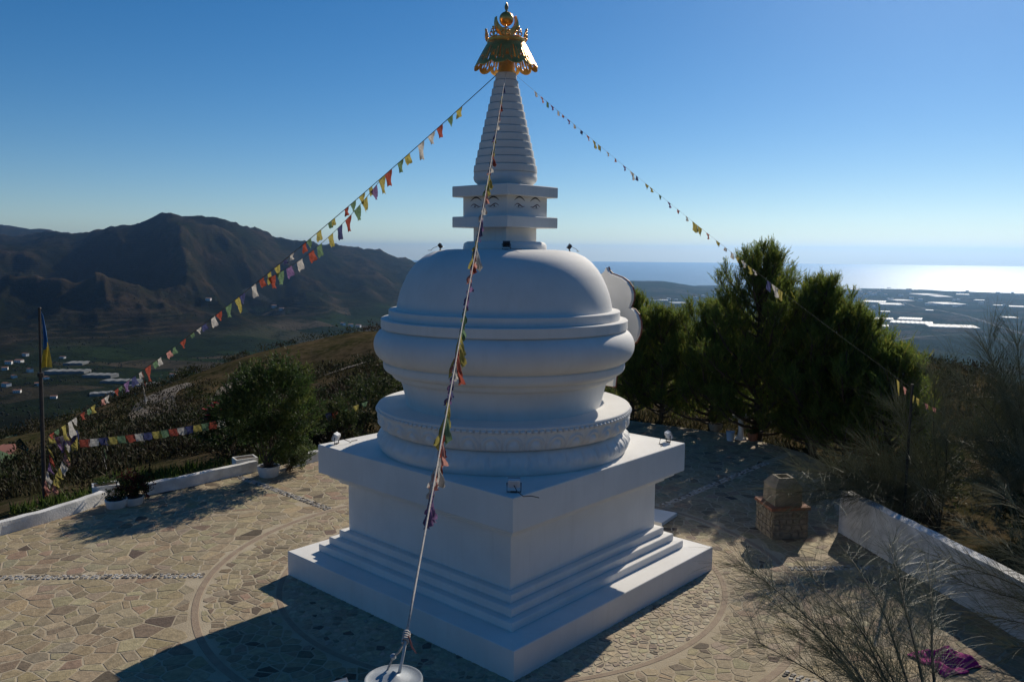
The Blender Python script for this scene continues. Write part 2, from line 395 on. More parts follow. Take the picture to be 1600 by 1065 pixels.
def ground_material():
    m = bpy.data.materials.new('hillside_ground'); m.use_nodes = True
    N, L = m.node_tree.nodes, m.node_tree.links
    b = N['Principled BSDF']; b.inputs['Roughness'].default_value = 1.0; b.inputs['Specular IOR Level'].default_value = 0.0
    g = N.new('ShaderNodeNewGeometry')
    sep = N.new('ShaderNodeSeparateXYZ'); L.new(g.outputs['Position'], sep.inputs[0])
    def noise(sc, det=6, rough=0.55, dist=0.0):
        n = N.new('ShaderNodeTexNoise'); n.inputs['Scale'].default_value = sc; n.inputs['Detail'].default_value = det
        n.inputs['Roughness'].default_value = rough; n.inputs['Distortion'].default_value = dist
        L.new(g.outputs['Position'], n.inputs['Vector']); return n.outputs['Fac']
    def rng(s, a, b_, c=0.0, d=1.0):
        r = N.new('ShaderNodeMapRange'); r.inputs[1].default_value, r.inputs[2].default_value = a, b_
        r.inputs[3].default_value, r.inputs[4].default_value = c, d
        L.new(s, r.inputs[0]); return r.outputs[0]
    def mixc(f, a, b_):
        x = N.new('ShaderNodeMix'); x.data_type = 'RGBA'; L.new(f, x.inputs[0])
        for s, i in ((a, 6), (b_, 7)):
            if isinstance(s, tuple): x.inputs[i].default_value = (*s, 1)
            else: L.new(s, x.inputs[i])
        return x.outputs[2]
    def mul(a, b_):
        x = N.new('ShaderNodeMath'); x.operation = 'MULTIPLY'; L.new(a, x.inputs[0])
        if isinstance(b_, float): x.inputs[1].default_value = b_
        else: L.new(b_, x.inputs[1])
        return x.outputs[0]
    # near ground: dry grass, earth, low herbs
    near = mixc(rng(noise(0.16, 8), .40, .62), (0.085, 0.064, 0.035), (0.034, 0.037, 0.014))
    near = mixc(rng(noise(1.3, 8, .65), .45, .70), near, (0.11, 0.08, 0.05))
    near = mixc(rng(noise(0.7, 8, .7), .50, .66), near, (0.018, 0.021, 0.009))
    # far slopes: scrub, orchards, bare earth
    far = mixc(rng(noise(0.0035, 9, .6), .42, .60), (0.014, 0.018, 0.008), (0.046, 0.033, 0.021))
    far = mixc(rng(noise(0.012, 9, .68), .47, .62), far, (0.008, 0.011, 0.005))
    far = mixc(rng(noise(0.055, 6, .7), .52, .68), far, (0.007, 0.009, 0.004))
    at = N.new('ShaderNodeVertexColor'); at.layer_name = 'Col'
    far = mixc(mul(rng(at.outputs['Color'], .52, .80), 0.8), far, (0.075, 0.055, 0.034))
    far = mixc(mul(rng(at.outputs['Color'], .42, .12), 0.8), far, (0.006, 0.009, 0.005))
    tmask = mul(mul(rng(noise(0.0016, 3), .46, .55), rng(noise(0.011, 4), .40, .58)), 0.85)
    w = N.new('ShaderNodeTexWave'); w.bands_direction = 'Z'; w.inputs['Scale'].default_value = 0.035; w.inputs['Distortion'].default_value = 2.0
    w.inputs['Detail'].default_value = 3; w.inputs['Detail Scale'].default_value = 0.3
    L.new(g.outputs['Position'], w.inputs['Vector'])
    far = mixc(mul(rng(w.outputs['Fac'], .62, .9), tmask), far, (0.05, 0.04, 0.026))
    # plain: fields in patches
    vo = N.new('ShaderNodeTexVoronoi'); vo.inputs['Scale'].default_value = 0.0045
    mp = N.new('ShaderNodeMapping'); mp.inputs['Rotation'].default_value = (0, 0, .5); mp.inputs['Scale'].default_value = (1.0, 1.7, 0.0)
    L.new(g.outputs['Position'], mp.inputs[0]); L.new(mp.outputs[0], vo.inputs['Vector'])
    sv = N.new('ShaderNodeSeparateColor'); L.new(vo.outputs['Color'], sv.inputs[0])
    fld = mixc(rng(sv.outputs[0], .55, .75), (0.014, 0.023, 0.010), (0.07, 0.058, 0.04))
    fld = mixc(rng(sv.outputs[1], .55, .75), fld, (0.022, 0.036, 0.014))
    fld = mixc(rng(noise(0.02, 6, .7), .5, .64), fld, (0.010, 0.016, 0.007))
    flat = rng(sep.outputs['Z'], -228.0, -243.0)
    far = mixc(flat, far, fld)
    ln = N.new('ShaderNodeVectorMath'); ln.operation = 'LENGTH'; L.new(g.outputs['Position'], ln.inputs[0])
    col = mixc(rng(ln.outputs['Value'], 180, 420), near, far)
    L.new(col, b.inputs['Base Color'])
    bp = N.new('ShaderNodeBump'); bp.inputs['Strength'].default_value = 0.8; bp.inputs['Distance'].default_value = 14.0
    L.new(mul(noise(0.045, 8, .7), rng(ln.outputs['Value'], 180, 500)), bp.inputs['Height'])
    bp2 = N.new('ShaderNodeBump'); bp2.inputs['Strength'].default_value = 0.7; bp2.inputs['Distance'].default_value = 0.12
    L.new(noise(3.5, 8, .7), bp2.inputs['Height']); L.new(bp.outputs[0], bp2.inputs['Normal'])
    L.new(bp2.outputs[0], b.inputs['Normal'])
    return m

def build_ground():
    a = np.concatenate([np.linspace(-40, 38, 640), np.linspace(38, 320, 110)[1:-1]]) * math.pi / 180
    lg = lambda a_, b_, n_: np.exp(np.linspace(math.log(a_), math.log(b_), n_, endpoint=False))
    r = np.concatenate([np.linspace(9.0, 40, 55, endpoint=False), lg(40, 300, 85), lg(300, 1700, 55), lg(1700, 6200, 215), lg(6200, 13500, 32)])
    A, RR = np.meshgrid(a, r)
    x, y = RR * np.sin(A), RR * np.cos(A)
    z = terrain(x, y)
    na, nr = len(a), len(r)
    v = np.stack([x, y, z], -1).reshape(-1, 3)
    i, k = np.meshgrid(np.arange(nr - 1), np.arange(na), indexing='ij')
    k2 = (k + 1) % na
    f = np.stack([i * na + k, (i + 1) * na + k, (i + 1) * na + k2, i * na + k2], -1).reshape(-1, 4)
    f = f[:, ::-1]
    rv = ridge_n(x, y) * .65 + fbm(x / 210.0 + 9, y / 210.0, 5, True) * .35
    me = make_mesh('ground', v, f, ground_material(), smooth=180, cols=np.repeat(np.clip(rv, 0, 1).reshape(-1, 1), 3, 1))
    return tag(link('ground', me), kind='structure', label='scrubby hillside, valley, mountain and coastal plain')

build_ground()

def build_sea():
    m = bpy.data.materials.new('sea_water'); m.use_nodes = True
    N, L = m.node_tree.nodes, m.node_tree.links
    b = N['Principled BSDF']; b.inputs['Base Color'].default_value = (0.012, 0.035, 0.06, 1)
    b.inputs['Roughness'].default_value = 0.27; b.inputs['IOR'].default_value = 1.33
    g = N.new('ShaderNodeNewGeometry'); n = N.new('ShaderNodeTexNoise'); n.inputs['Scale'].default_value = 0.006; n.inputs['Detail'].default_value = 7
    mp = N.new('ShaderNodeMapping'); mp.inputs['Scale'].default_value = (0.4, 1, 1)
    L.new(g.outputs['Position'], mp.inputs[0]); L.new(mp.outputs[0], n.inputs['Vector'])
    bp = N.new('ShaderNodeBump'); bp.inputs['Strength'].default_value = 0.5; bp.inputs['Distance'].default_value = 12
    L.new(n.outputs['Fac'], bp.inputs['Height']); L.new(bp.outputs[0], b.inputs['Normal'])
    rr = np.array([2500, 6000, 9000, 12000, 16000, 22000, 29000, 36000.0]); n_a = 180
    v, f = [], []
    for q in rr:
        for k in range(n_a):
            t = 2 * math.pi * k / n_a; v.append((q * math.sin(t), q * math.cos(t), SEA_Z))
    for i in range(len(rr) - 1):
        for k in range(n_a):
            k2 = (k + 1) % n_a; f.append((i * n_a + k2, (i + 1) * n_a + k2, (i + 1) * n_a + k, i * n_a + k)[::-1])
    me = make_mesh('sea', v, f, m)
    return tag(link('sea', me), kind='structure', label='sea reaching to the horizon')
build_sea()

# ------------------------------------------------------------------ stupa
YAW = 0.0504
stupa = empty('stupa', (0, 0, 0), YAW, 'tall white stepped stupa with round dome and gilded spire top on paved terrace', 'stupa')
def sq(name, half, z0, z1, mat_=M_WHITE, bev=0.012, label=None):
    """a square block, corner towards the camera, with softened arrises"""
    mb = MB(); h = half
    prof = [(h - bev, z0), (h, z0 + bev), (h, z1 - bev), (h - bev, z1)]
    v, f = [], []
    for r, z in prof:
        for k in range(4):
            a = -math.pi / 2 + k * math.pi / 2; v.append((r * math.sqrt(2) * math.cos(a), r * math.sqrt(2) * math.sin(a), z))
    for i in range(3):
        for k in range(4): f.append((i * 4 + k, i * 4 + (k + 1) % 4, (i + 1) * 4 + (k + 1) % 4, (i + 1) * 4 + k))
    f += [(3, 2, 1, 0), (12, 13, 14, 15)]
    mb.add(v, f)
    o = mb.build(name, mat_, stupa)
    if label: o['label'] = label
    return o
sq('plinth', 3.4384, -0.1, 0.5495)
sq('step', 2.9443, 0.5475, 0.711); sq('step', 2.779, 0.709, 0.8749); sq('step', 2.616, 0.873, 1.0372)
sq('base_block', 2.4586, 1.035, 2.2)
sq('corbel', 2.605, 2.13, 2.245); sq('corbel', 2.765, 2.243, 2.3585)
sq('cornice_slab', 2.9273, 2.3565, 3.0)

def lathe_part(name, prof, n=128, smooth=32, rfun=None, m=M_WHITE, parent=stupa):
    return MB().lathe(prof, n, rfun=rfun).build(name, m, parent, smooth)
def arc(cx, cz, rx, rz, a0, a1, n=10):
    return [(cx + rx * math.cos(R(a0 + (a1 - a0) * i / n)), cz + rz * math.sin(R(a0 + (a1 - a0) * i / n))) for i in range(n + 1)]
# lower lotus: ribbed bulging petals
def lotus_rib(a, z):
    t = max(0.0, min(1.0, (3.44 - z) / 0.34)); s = (a * 44 / (2 * math.pi)) % 1.0
    return 1 + 0.030 * math.sin(math.pi * min(1, t * 1.25)) * (abs(math.sin(math.pi * s)) ** 0.55 - 0.6) + 0.004 * math.sin(2 * math.pi * 3 * s) * math.sin(math.pi * t)
lathe_part('lower_lotus', [(2.70, 2.99), (2.735, 3.02), (2.775, 3.09), (2.80, 3.17), (2.79, 3.25), (2.745, 3.33), (2.69, 3.39), (2.62, 3.44), (2.50, 3.46)], 528, 50, lotus_rib)
UP = [(2.50, 3.455), (2.60, 3.462), (2.655, 3.50), (2.715, 3.58), (2.755, 3.68), (2.775, 3.78), (2.78, 3.83), (2.80, 3.835), (2.80, 3.85), (2.785, 3.855), (2.785, 3.90), (2.80, 3.905), (2.805, 3.945), (2.79, 3.965), (2.0, 3.97)]
lathe_part('upper_lotus', UP, 160, 40)
def up_r(z):
    for (r0, z0), (r1, z1) in zip(UP, UP[1:]):
        if z0 <= z <= z1: return r0 + (r1 - r0) * (z - z0) / (z1 - z0 + 1e-9)
    return 2.7
def petal_mesh():
    v, f = [], []
    nu, nv = 18, 12; da = 2 * math.pi / 40 * 0.94
    for j in range(nv + 1):
        t = j / nv; z = 3.475 + 0.345 * t
        for i in range(nu + 1):
            s = i / nu * 2 - 1
            d1 = math.hypot(s / 0.86, max(0, (t - 0.35)) / 0.50)
            d2 = math.hypot(s / 0.52, max(0, (t - 0.30)) / 0.34)
            h = 0.045 * math.exp(-((d1 - 0.92) / 0.13) ** 2) + 0.075 * max(0, 1 - d2 ** 2) ** 0.5 - (0.012 if d1 > 1.05 else 0)
            h *= min(1, (1 - abs(s)) * 6 + 0.02) * min(1, t * 8 + 0.05)
            r = up_r(z) + h + 0.004; a = s * da / 2
            v.append((r * math.cos(a), r * math.sin(a), z))
    for j in range(nv):
        for i in range(nu):
            k = j * (nu + 1) + i; f.append((k, k + 1, k + nu + 2, k + nu + 1))
    return make_mesh('petal', v, f, M_WHITE, smooth=180)
pm = petal_mesh()
for k in range(40): link('petal', pm, stupa, rot=(0, 0, 2 * math.pi * k / 40 + 0.03))
bm_ = MB().lathe([(0.056 * math.cos(R(a)), 0.062 * math.sin(R(a))) for a in (0, 25, 50, 75)], 10, M=Matrix.Rotation(math.pi / 2, 4, 'Y') @ Matrix.Scale(0.72, 4, (1, 0, 0))).mesh('bead', M_WHITE, 180)
for k in range(140):
    a = 2 * math.pi * k / 140
    link('bead', bm_, stupa, (2.783 * math.cos(a), 2.783 * math.sin(a), 3.878), (0, 0, a))
lathe_part('bowl', [(2.155, 3.96), (2.165, 3.98), (2.20, 4.15), (2.255, 4.38), (2.315, 4.545), (2.33, 4.55)], 128, 30)
lathe_part('lower_moulding', [(2.30, 4.545)] + arc(2.36, 4.68, 0.14, 0.13, -90, 0, 6) + [(2.50, 4.70)], 128, 35)
lathe_part('middle_moulding', [(2.42, 4.695)] + arc(2.53, 4.83, 0.14, 0.13, -90, 0, 6) + [(2.67, 4.90), (2.60, 4.95)], 128, 35)
lathe_part('torus_ring', [(2.60, 4.90)] + arc(2.50, 5.29, 0.37, 0.385, -70, 70, 18) + [(2.55, 5.66)], 128, 40)
lathe_part('upper_band', [(2.60, 5.648), (2.70, 5.65), (2.713, 5.665), (2.713, 5.84), (2.70, 5.855), (2.45, 5.858)], 128, 30)
lathe_part('dome_band', [(2.50, 5.85), (2.53, 5.856), (2.543, 5.87), (2.543, 6.03), (2.53, 6.045), (2.3, 6.05)], 128, 30)
DOME = [(2.372, 6.04), (2.366, 6.12), (2.34, 6.25), (2.295, 6.42), (2.235, 6.575), (2.15, 6.76), (2.045, 6.925), (1.91, 7.08), (1.75, 7.205), (1.56, 7.29), (1.34, 7.335), (1.1, 7.35), (0.6, 7.352)]
lathe_part('dome', DOME, 128, 45)
lathe_part('shoulder', [(0.90, 7.33), (0.918, 7.36), (0.918, 7.40)] + arc(0.79, 7.42, 0.125, 0.10, 10, 85, 7) + [(0.5, 7.523)], 96, 40)
sq('neck_block', 0.4866, 7.50, 7.84)
sq('harmika_slab', 0.8147, 7.815, 8.0485)
har = sq('harmika_block', 0.6471, 8.04, 8.48)
sq('harmika_slab', 0.8147, 8.4693, 8.7014)
lathe_part('spire_base', [(0.52, 8.69), (0.57, 8.71)] + arc(0.50, 8.89, 0.195, 0.16, -50, 20, 8) + [(0.69, 8.985), (0.60, 8.99)], 96, 40)
z0, n_r = 8.985, 13
hs = (11.10 - z0) / n_r
for i in range(n_r):
    r0 = 0.693 + (0.235 - 0.693) * i / (n_r - 1) if i < n_r - 1 else 0.232
    zb = z0 + i * hs
    ins = 0.020
    lathe_part('spire_ring', [(r0 - ins - 0.015, zb - 0.004), (r0 - ins, zb + 0.012), (r0 - 0.003, zb + 0.022), (r0, zb + 0.034), (r0 - 0.010, zb + hs - 0.006), (r0 - 0.016, zb + hs), (r0 - 0.12, zb + hs + 0.002)], 80, 35)
# painted eyes: two pairs, raised paint, on each face of the harmika block
def ribbon(pts, wid):
    """2-D stroke of varying width -> outline"""
    l, r_ = [], []
    for i, (p, w) in enumerate(zip(pts, wid)):
        a, b = pts[max(0, i - 1)], pts[min(len(pts) - 1, i + 1)]
        t = np.array(b) - np.array(a); t = t / (np.linalg.norm(t) + 1e-9); n = np.array([-t[1], t[0]])
        l.append(np.array(p) + n * w / 2); r_.append(np.array(p) - n * w / 2)
    return l, r_
def stroke(mb, pts, wid, M):
    l, r_ = ribbon(pts, wid); n = len(pts)
    v = [(p[0], -0.004, p[1]) for p in l] + [(p[0], -0.004, p[1]) for p in r_] + [(p[0], 0.01, p[1]) for p in l] + [(p[0], 0.01, p[1]) for p in r_]
    f = []
    for i in range(n - 1):
        f += [(i, i + 1, n + i + 1, n + i), (2 * n + i, i + 2 * n + 1, i + 1, i), (n + i, n + i + 1, 3 * n + i + 1, 3 * n + i)]
    mb.add(v, f, M)
for k in range(4):
    ang = math.pi / 4 + k * math.pi / 2
    for sx in (-1, 1):
        T = Matrix.Rotation(ang, 4, 'Z') @ Matrix.Translation((sx * 0.255, -0.6471, 0))
        tt = np.linspace(0, 1, 15)
        brow = [(-0.165 + 0.33 * t, 8.375 + 0.078 * math.sin(math.pi * t)) for t in tt]
        mb = MB(); stroke(mb, brow, [0.005 + 0.024 * math.sin(math.pi * t) for t in tt], T); mb.build('eyebrow', M_BLACK, har)
        lid = [(-0.16 + 0.32 * t, 8.262 + 0.030 * math.sin(math.pi * t) - 0.026 * math.sin(2 * math.pi * t) * sx) for t in tt]
        mb = MB(); stroke(mb, lid, [0.006 + 0.015 * math.sin(math.pi * t) for t in tt], T); eye = mb.build('eye_line', M_MAROON, har)
        low = [(-0.10 + 0.20 * t, 8.243 - 0.016 * math.sin(math.pi * t)) for t in tt]
        mb = MB(); stroke(mb, low, [0.004] * 15, T); mb.build('lower_lid', M_MAROON, har)
        mb = MB(); mb.lathe([(0.019, -0.004), (0.019, 0.0055)], 14, M=T @ Matrix.Translation((0.03 * sx, 0, 8.262)) @ Matrix.Rotation(math.pi / 2, 4, 'X')); mb.build('pupil', M_BLACK, har)
# gilded top
MB().lathe([(0.172, 11.08), (0.178, 11.10), (0.165, 11.30), (0.16, 11.74)], 40).build('gilded_neck', M_GOLD, stupa, 40)
def canopy():
    na, nt, ns = 288, 22, 12
    v, f = [], []
    for j in range(nt + 1):
        t = j / nt
        for k in range(na):
            a = 2 * math.pi * k / na; s = (a * ns / (2 * math.pi)) % 1.0
            tt = t * (0.86 + 0.17 * math.sin(math.pi * s) ** 0.6)
            r = 0.395 + (0.69 - 0.395) * tt ** 0.93; z = 11.735 - 0.535 * tt
            v.append((r * math.cos(a), r * math.sin(a), z))
    def hole(j, k):
        t = (j + 0.5) / nt; s = ((k + 0.5) / na * ns) % 1.0
        for c, t0, t1 in ((0.5, 0.22, 0.66), (0.27, 0.30, 0.72), (0.73, 0.30, 0.72), (0.07, 0.45, 0.62), (0.93, 0.45, 0.62)):
            if abs(s - c) < 0.026 and t0 < t < t1: return True
            if math.hypot((s - c) / 0.065, (t - t1 - 0.06) / 0.075) < 1: return True
        return False
    for j in range(nt):
        for k in range(na):
            if not hole(j, k):
                k2 = (k + 1) % na; f.append((j * na + k, (j + 1) * na + k, (j + 1) * na + k2, j * na + k2))
    o = link('canopy', make_mesh('canopy', v, f, M_GOLD, 180), stupa)
    so = o.modifiers.new('thickness', 'SOLIDIFY'); so.thickness = 0.008; so.offset = 0
    return o
can = canopy()
MB().lathe([(0.30, 11.725), (0.405, 11.73), (0.41, 11.74), (0.41, 11.80), (0.40, 11.81), (0.12, 11.815)], 64).build('crown_band', M_GOLD, stupa, 30)
def scroll_mesh():
    mb = MB()
    def ringp(cx, cz, r, a0, a1, n=12): return [(cx + r * math.cos(R(a0 + (a1 - a0) * i / n)), 0, cz + r * math.sin(R(a0 + (a1 - a0) * i / n))) for i in range(n + 1)]
    for s in (-1, 1):
        mb.tube([(s * p[0], 0, p[2]) for p in ringp(0.055, 0.055, 0.040, -120, 200)], 0.014, 6)
        mb.tube([(s * p[0], 0, p[2]) for p in ringp(0.03, 0.125, 0.03, -90, 130)], 0.012, 6)
    mb.tube([(0, 0, 0), (0, 0, 0.10), (0, 0, 0.17)], [0.02, 0.016, 0.012], 6)
    for px, pz, r in ((0, 0.185, 0.028), (0.07, 0.10, 0.018), (-0.07, 0.10, 0.018)):
        mb.lathe([(r * math.cos(R(a)), r * math.sin(R(a))) for a in (-85, -45, 0, 45, 85)], 8, M=Matrix.Translation((px, 0, pz)))
    return mb.mesh('crown_scroll', M_GOLD, 60)
sm_ = scroll_mesh()
for k in range(10):
    a = 2 * math.pi * k / 10 + 0.25
    o = link('crown_scroll', sm_, stupa, (0.43 * math.cos(a), 0.43 * math.sin(a), 11.79), (0.12, 0, a + math.pi / 2))
MB().tube([(0, 0, 11.80), (0, 0, 11.95)], 0.028, 10).build('finial_stem', M_GOLDD, stupa, 60)
co = [(0.265 * math.sin(R(a)), -0.265 * math.cos(R(a))) for a in np.linspace(-112, 112, 33)]
ci = [(0.236 * math.sin(R(a)), 0.10 - 0.215 * math.cos(R(a))) for a in np.linspace(104, -104, 29)]
MB().extrude(co + ci, 0.12, Matrix.Translation((0, -0.02, 12.13)) @ Matrix.Rotation(R(24), 4, 'Z') @ Matrix.Rotation(R(-8), 4, 'Y')).build('crescent', M_GOLD, stupa)
MB().lathe([(0.152 * math.cos(R(a)) + 1e-4, 12.235 + 0.152 * math.sin(R(a))) for a in range(-90, 91, 10)], 40, cap=False).build('sun_ball', M_GOLD, stupa, 180)
MB().lathe([(0.02, 12.37), (0.03, 12.39), (0.022, 12.41), (0.042, 12.45), (0.040, 12.50), (0.02, 12.55), (0.004, 12.585)], 16).build('flame_finial', M_GOLDD, stupa, 60)
# niche gable on the far right face: lobed board, brown front rim, joined to the dome by its niche
def lobed():
    half = [(0, 6.93), (.05, 6.84), (.14, 6.77), (.30, 6.73), (.48, 6.68), (.65, 6.59), (.77, 6.46), (.83, 6.31), (.82, 6.16), (.77, 6.03), (.735, 5.97), (.86, 5.93), (.98, 5.82), (1.05, 5.66), (1.07, 5.5), (1.03, 5.32), (.95, 5.17), (.82, 5.06), (.66, 4.98), (.5, 4.8), (.36, 4.5), (.3, 3.98)]
    return half + [(-x, z) for x, z in half[::-1] if x > 0]
nb = empty('niche', (0, 0, 0)); nb.parent = stupa
NA = R(-50.0)
def nface(r): return Matrix.Rotation(NA, 4, 'Z') @ Matrix.Translation((0, r, 0))
MB().extrude(lobed(), 0.10, nface(3.45)).build('gable_board', M_WHITE, nb)
MB().extrude([(x * 1.025, 5.6 + (z - 5.6) * 1.02) for x, z in lobed()], 0.03, nface(3.516)).build('gable_rim', mat('brown_red_paint', (0.16, 0.05, 0.03), 0.6), nb)
MB().box((0, 2.85, 5.2), (0.62, 1.1, 1.5), M=Matrix.Rotation(NA, 4, 'Z')).build('niche_box', M_WHITE, nb)
MB().box((0, 3.545, 5.5), (0.9, 0.02, 1.2), M=Matrix.Rotation(NA, 4, 'Z')).build('niche_pane', M_GLASS, nb)

# ------------------------------------------------------------------ terrace: mortar bed with crazy paving
M_MORTAR = mat('pale_mortar', (0.455, 0.385, 0.275), 0.95, color2=(0.37, 0.305, 0.215), scale=1.7, bump=0.5, bscale=30, spec=0.15)
M_STONE = mat('flagstone', (0.4, 0.3, 0.2), 0.8, attr=True, var=0.32, scale=9.0, bump=0.5, bscale=26, spec=0.25)
M_BAND = mat('brown_band_stone', (0.33, 0.255, 0.18), 0.85, color2=(0.27, 0.20, 0.145), scale=5, bump=0.4, bscale=30, spec=0.2)
terrace = MB()
n_t = len(TERR)
terrace.add([(x, y, 0.0) for x, y in TERR] + [(x, y, -0.6) for x, y in TERR], [tuple(range(n_t - 1, -1, -1))] + [(i, i + n_t, (i + 1) % n_t + n_t, (i + 1) % n_t)[::-1] for i in range(n_t)])
terrace = terrace.build('terrace_pavement', M_MORTAR)
tag(terrace, 'round stone-paved terrace under the stupa', kind='structure')

def clip(poly, nx, ny, d):
    out = []
    for i in range(len(poly)):
        a, b = poly[i], poly[(i + 1) % len(poly)]
        da, db = a[0] * nx + a[1] * ny - d, b[0] * nx + b[1] * ny - d
        if da <= 0: out.append(a)
        if (da < 0 < db) or (db < 0 < da):
            t = da / (da - db); out.append((a[0] + (b[0] - a[0]) * t, a[1] + (b[1] - a[1]) * t))
    return out

RING_A, RING_B = 4.94, 6.60
RADIALS = [YAW + math.pi / 4 * k for k in range(8)]
HB = 0.13                                             # half width of the pebble lines
def stones_in(r_lo, r_hi, size, seed, drop_):
    rg = np.random.default_rng(seed)
    g = size
    cells = {}
    R_ = r_hi + 1
    for ix in range(int(-R_ / g) - 2, int(R_ / g) + 3):
        for iy in range(int(-R_ / g) - 2, int(R_ / g) + 3):
            x, y = (ix + rg.uniform(0.02, 0.98) + 0.5 * (iy % 2)) * g, (iy + rg.uniform(0.02, 0.98)) * g
            if rg.uniform() < drop_: continue
            cells[(ix, iy)] = (x, y, rg.uniform(-0.25, 0.25) * g * g)
    out = []
    for (ix, iy), (x, y, w) in cells.items():
        r = math.hypot(x, y)
        if not (r_lo + 0.02 < r < r_hi - 0.02): continue
        if x < -14 or y < -9.5 or y > 18 or x > 11.5: continue
        if r_hi > 7 and y > 5 and abs(x) < 2: continue
        poly = [(x - 1.9 * g, y - 1.9 * g), (x + 1.9 * g, y - 1.9 * g), (x + 1.9 * g, y + 1.9 * g), (x - 1.9 * g, y + 1.9 * g)]
        for dx in range(-3, 4):
            for dy in range(-3, 4):
                if dx == 0 and dy == 0: continue
                q = cells.get((ix + dx, iy + dy))
                if q is None: continue
                nx, ny = q[0] - x, q[1] - y; L_ = math.hypot(nx, ny)
                if L_ < 1e-6 or L_ > 3.8 * g: continue
                nx, ny = nx / L_, ny / L_
                m = L_ / 2 + (w - q[2]) / (2 * L_)
                poly = clip(poly, nx, ny, x * nx + y * ny + m - rg.uniform(0.010, 0.023))
                if len(poly) < 3: break
            if len(poly) < 3: break
        if len(poly) < 3: continue
        c, s = x / r, y / r
        poly = clip(poly, c, s, r_hi - 0.02)
        if r_lo > 0.1 and len(poly) > 2: poly = clip(poly, -c, -s, -(r_lo + 0.02))
        if r_lo > 6 and len(poly) > 2:
            for a in RADIALS:
                if math.cos(a) * x + math.sin(a) * y > 0:
                    nx, ny = -math.sin(a), math.cos(a); d = nx * x + ny * y
                    if abs(d) < 1.5 * g + HB:
                        if abs(d) < HB * 0.6: poly = []; break
                        sg = 1 if d > 0 else -1
                        poly = clip(poly, -sg * nx, -sg * ny, -(HB + 0.01))
                        if len(poly) < 3: break
        if len(poly) < 3: continue
        P = np.array(poly)
        if len(P) < 3: continue
        area = 0.5 * abs(np.dot(P[:, 0], np.roll(P[:, 1], 1)) - np.dot(P[:, 1], np.roll(P[:, 0], 1)))
        if area < 0.08 * g * g: continue
        if not (terr_inside(P[:, 0], P[:, 1]).all()): continue
        if np.max(np.abs(np.array([[P[:, 0] * math.cos(t) + P[:, 1] * math.sin(t)] for t in (YAW - math.pi / 4, YAW + math.pi / 4)])), axis=0).max() < 3.3: continue
        out.append((P, area))
    return out

PAL = np.array([(0.33, 0.262, 0.155), (0.37, 0.30, 0.185), (0.30, 0.238, 0.145), (0.345, 0.28, 0.175), (0.265, 0.208, 0.13), (0.31, 0.25, 0.165), (0.20, 0.152, 0.10), (0.115, 0.085, 0.06), (0.30, 0.212, 0.14)])
PW = np.array([5, 4, 4, 4, 3, 3, 1.2, 0.45, 1.3]); PW = PW / PW.sum()
PWB = np.array([3, 2, 3, 3, 4, 3, 3.2, 2.6, 1.8]); PWB = PWB / PWB.sum()
def stone_geo(P, rg, h):
    P = P if np.dot(P[:, 0], np.roll(P[:, 1], -1)) - np.dot(P[:, 1], np.roll(P[:, 0], -1)) > 0 else P[::-1]
    c = P.mean(0); n = len(P)
    d = P - c; L_ = np.linalg.norm(d, axis=1, keepdims=True)
    Q = c + d * (1 - np.minimum(0.3, 0.009 / (L_ + 1e-6)))
    hh = h * rg.uniform(0.7, 1.25); tx, ty = rg.normal(0, 0.006, 2)
    top = np.column_stack([Q, hh + (Q - c) @ np.array([tx, ty])])
    bot = np.column_stack([P, np.full(n, 0.001)])
    v = np.concatenate([bot, top])
    f = [tuple(range(n, 2 * n))] + [(i, (i + 1) % n, n + (i + 1) % n, n + i) for i in range(n)]
    return v, f
def px_area(P, area):
    c = P.mean(0); d = np.array([c[0], c[1], 0]) - CAM
    fy = d[1] * math.cos(PITCH) + d[2] * math.sin(PITCH)
    if fy < 1: return 0
    u, v = 800 + FPX * d[0] / fy, 532 - FPX * (-d[1] * math.sin(PITCH) + d[2] * math.cos(PITCH)) / fy
    if not (0 < u < 1600 and 0 < v < 1065): return 0
    if 450 < u < 1112 and v < 890 - 0: return 0
    if u > 1150 and v < 1000: return 0
    return area * abs(d[2]) / np.linalg.norm(d) / (fy / FPX) ** 2
rg = np.random.default_rng(5)
allst = [(P, a, PW, 0.006) for P, a in stones_in(RING_B + 0.11, 19.0, 0.27, 3, .32)] + [(P, a, PW * 0.5 + PWB * 0.5, 0.006) for P, a in stones_in(RING_A + 0.09, RING_B - 0.11, 0.20, 4, .26)]
PWP = np.array([2, 4, 2, 5, 2, 5, 1.5, 1, .5]); PWP = PWP / PWP.sum()
peb = [(P, a, PWP, 0.008) for P, a in stones_in(3.2, RING_A - 0.07, 0.14, 6, .05)]
allst.sort(key=lambda s: -px_area(s[0], s[1]))
def stone_mesh(lst, name):
    V, F, C, n = [], [], [], 0
    for P, a, pw, h in lst:
        v, f = stone_geo(P, rg, h)
        col = PAL[rg.choice(len(PAL), p=pw)] * (1.12 if h < .007 else 1.0) * (np.array([1.45, 1.5, 1.65]) if h == 0.008 else 1.0) * rg.uniform(0.88, 1.12) * (1 + rg.normal(0, 0.03, 3))
        V.append(v); C.append(np.repeat(col[None], len(v), 0)); F += [[i + n for i in q] for q in f]; n += len(v)
    return make_mesh(name, np.concatenate(V), F, M_STONE, cols=np.concatenate(C))
for s in allst[:300]: link('flagstone', stone_mesh([s], 'flagstone'), terrace)
tag(link('paving_stones', stone_mesh(allst[300:], 'paving_stones'), terrace), 'irregular tan paving stones', kind='stuff')
tag(link('small_paving_stones', stone_mesh(peb, 'small_paving_stones'), terrace), 'small pebbly stones close round the plinth', kind='stuff')
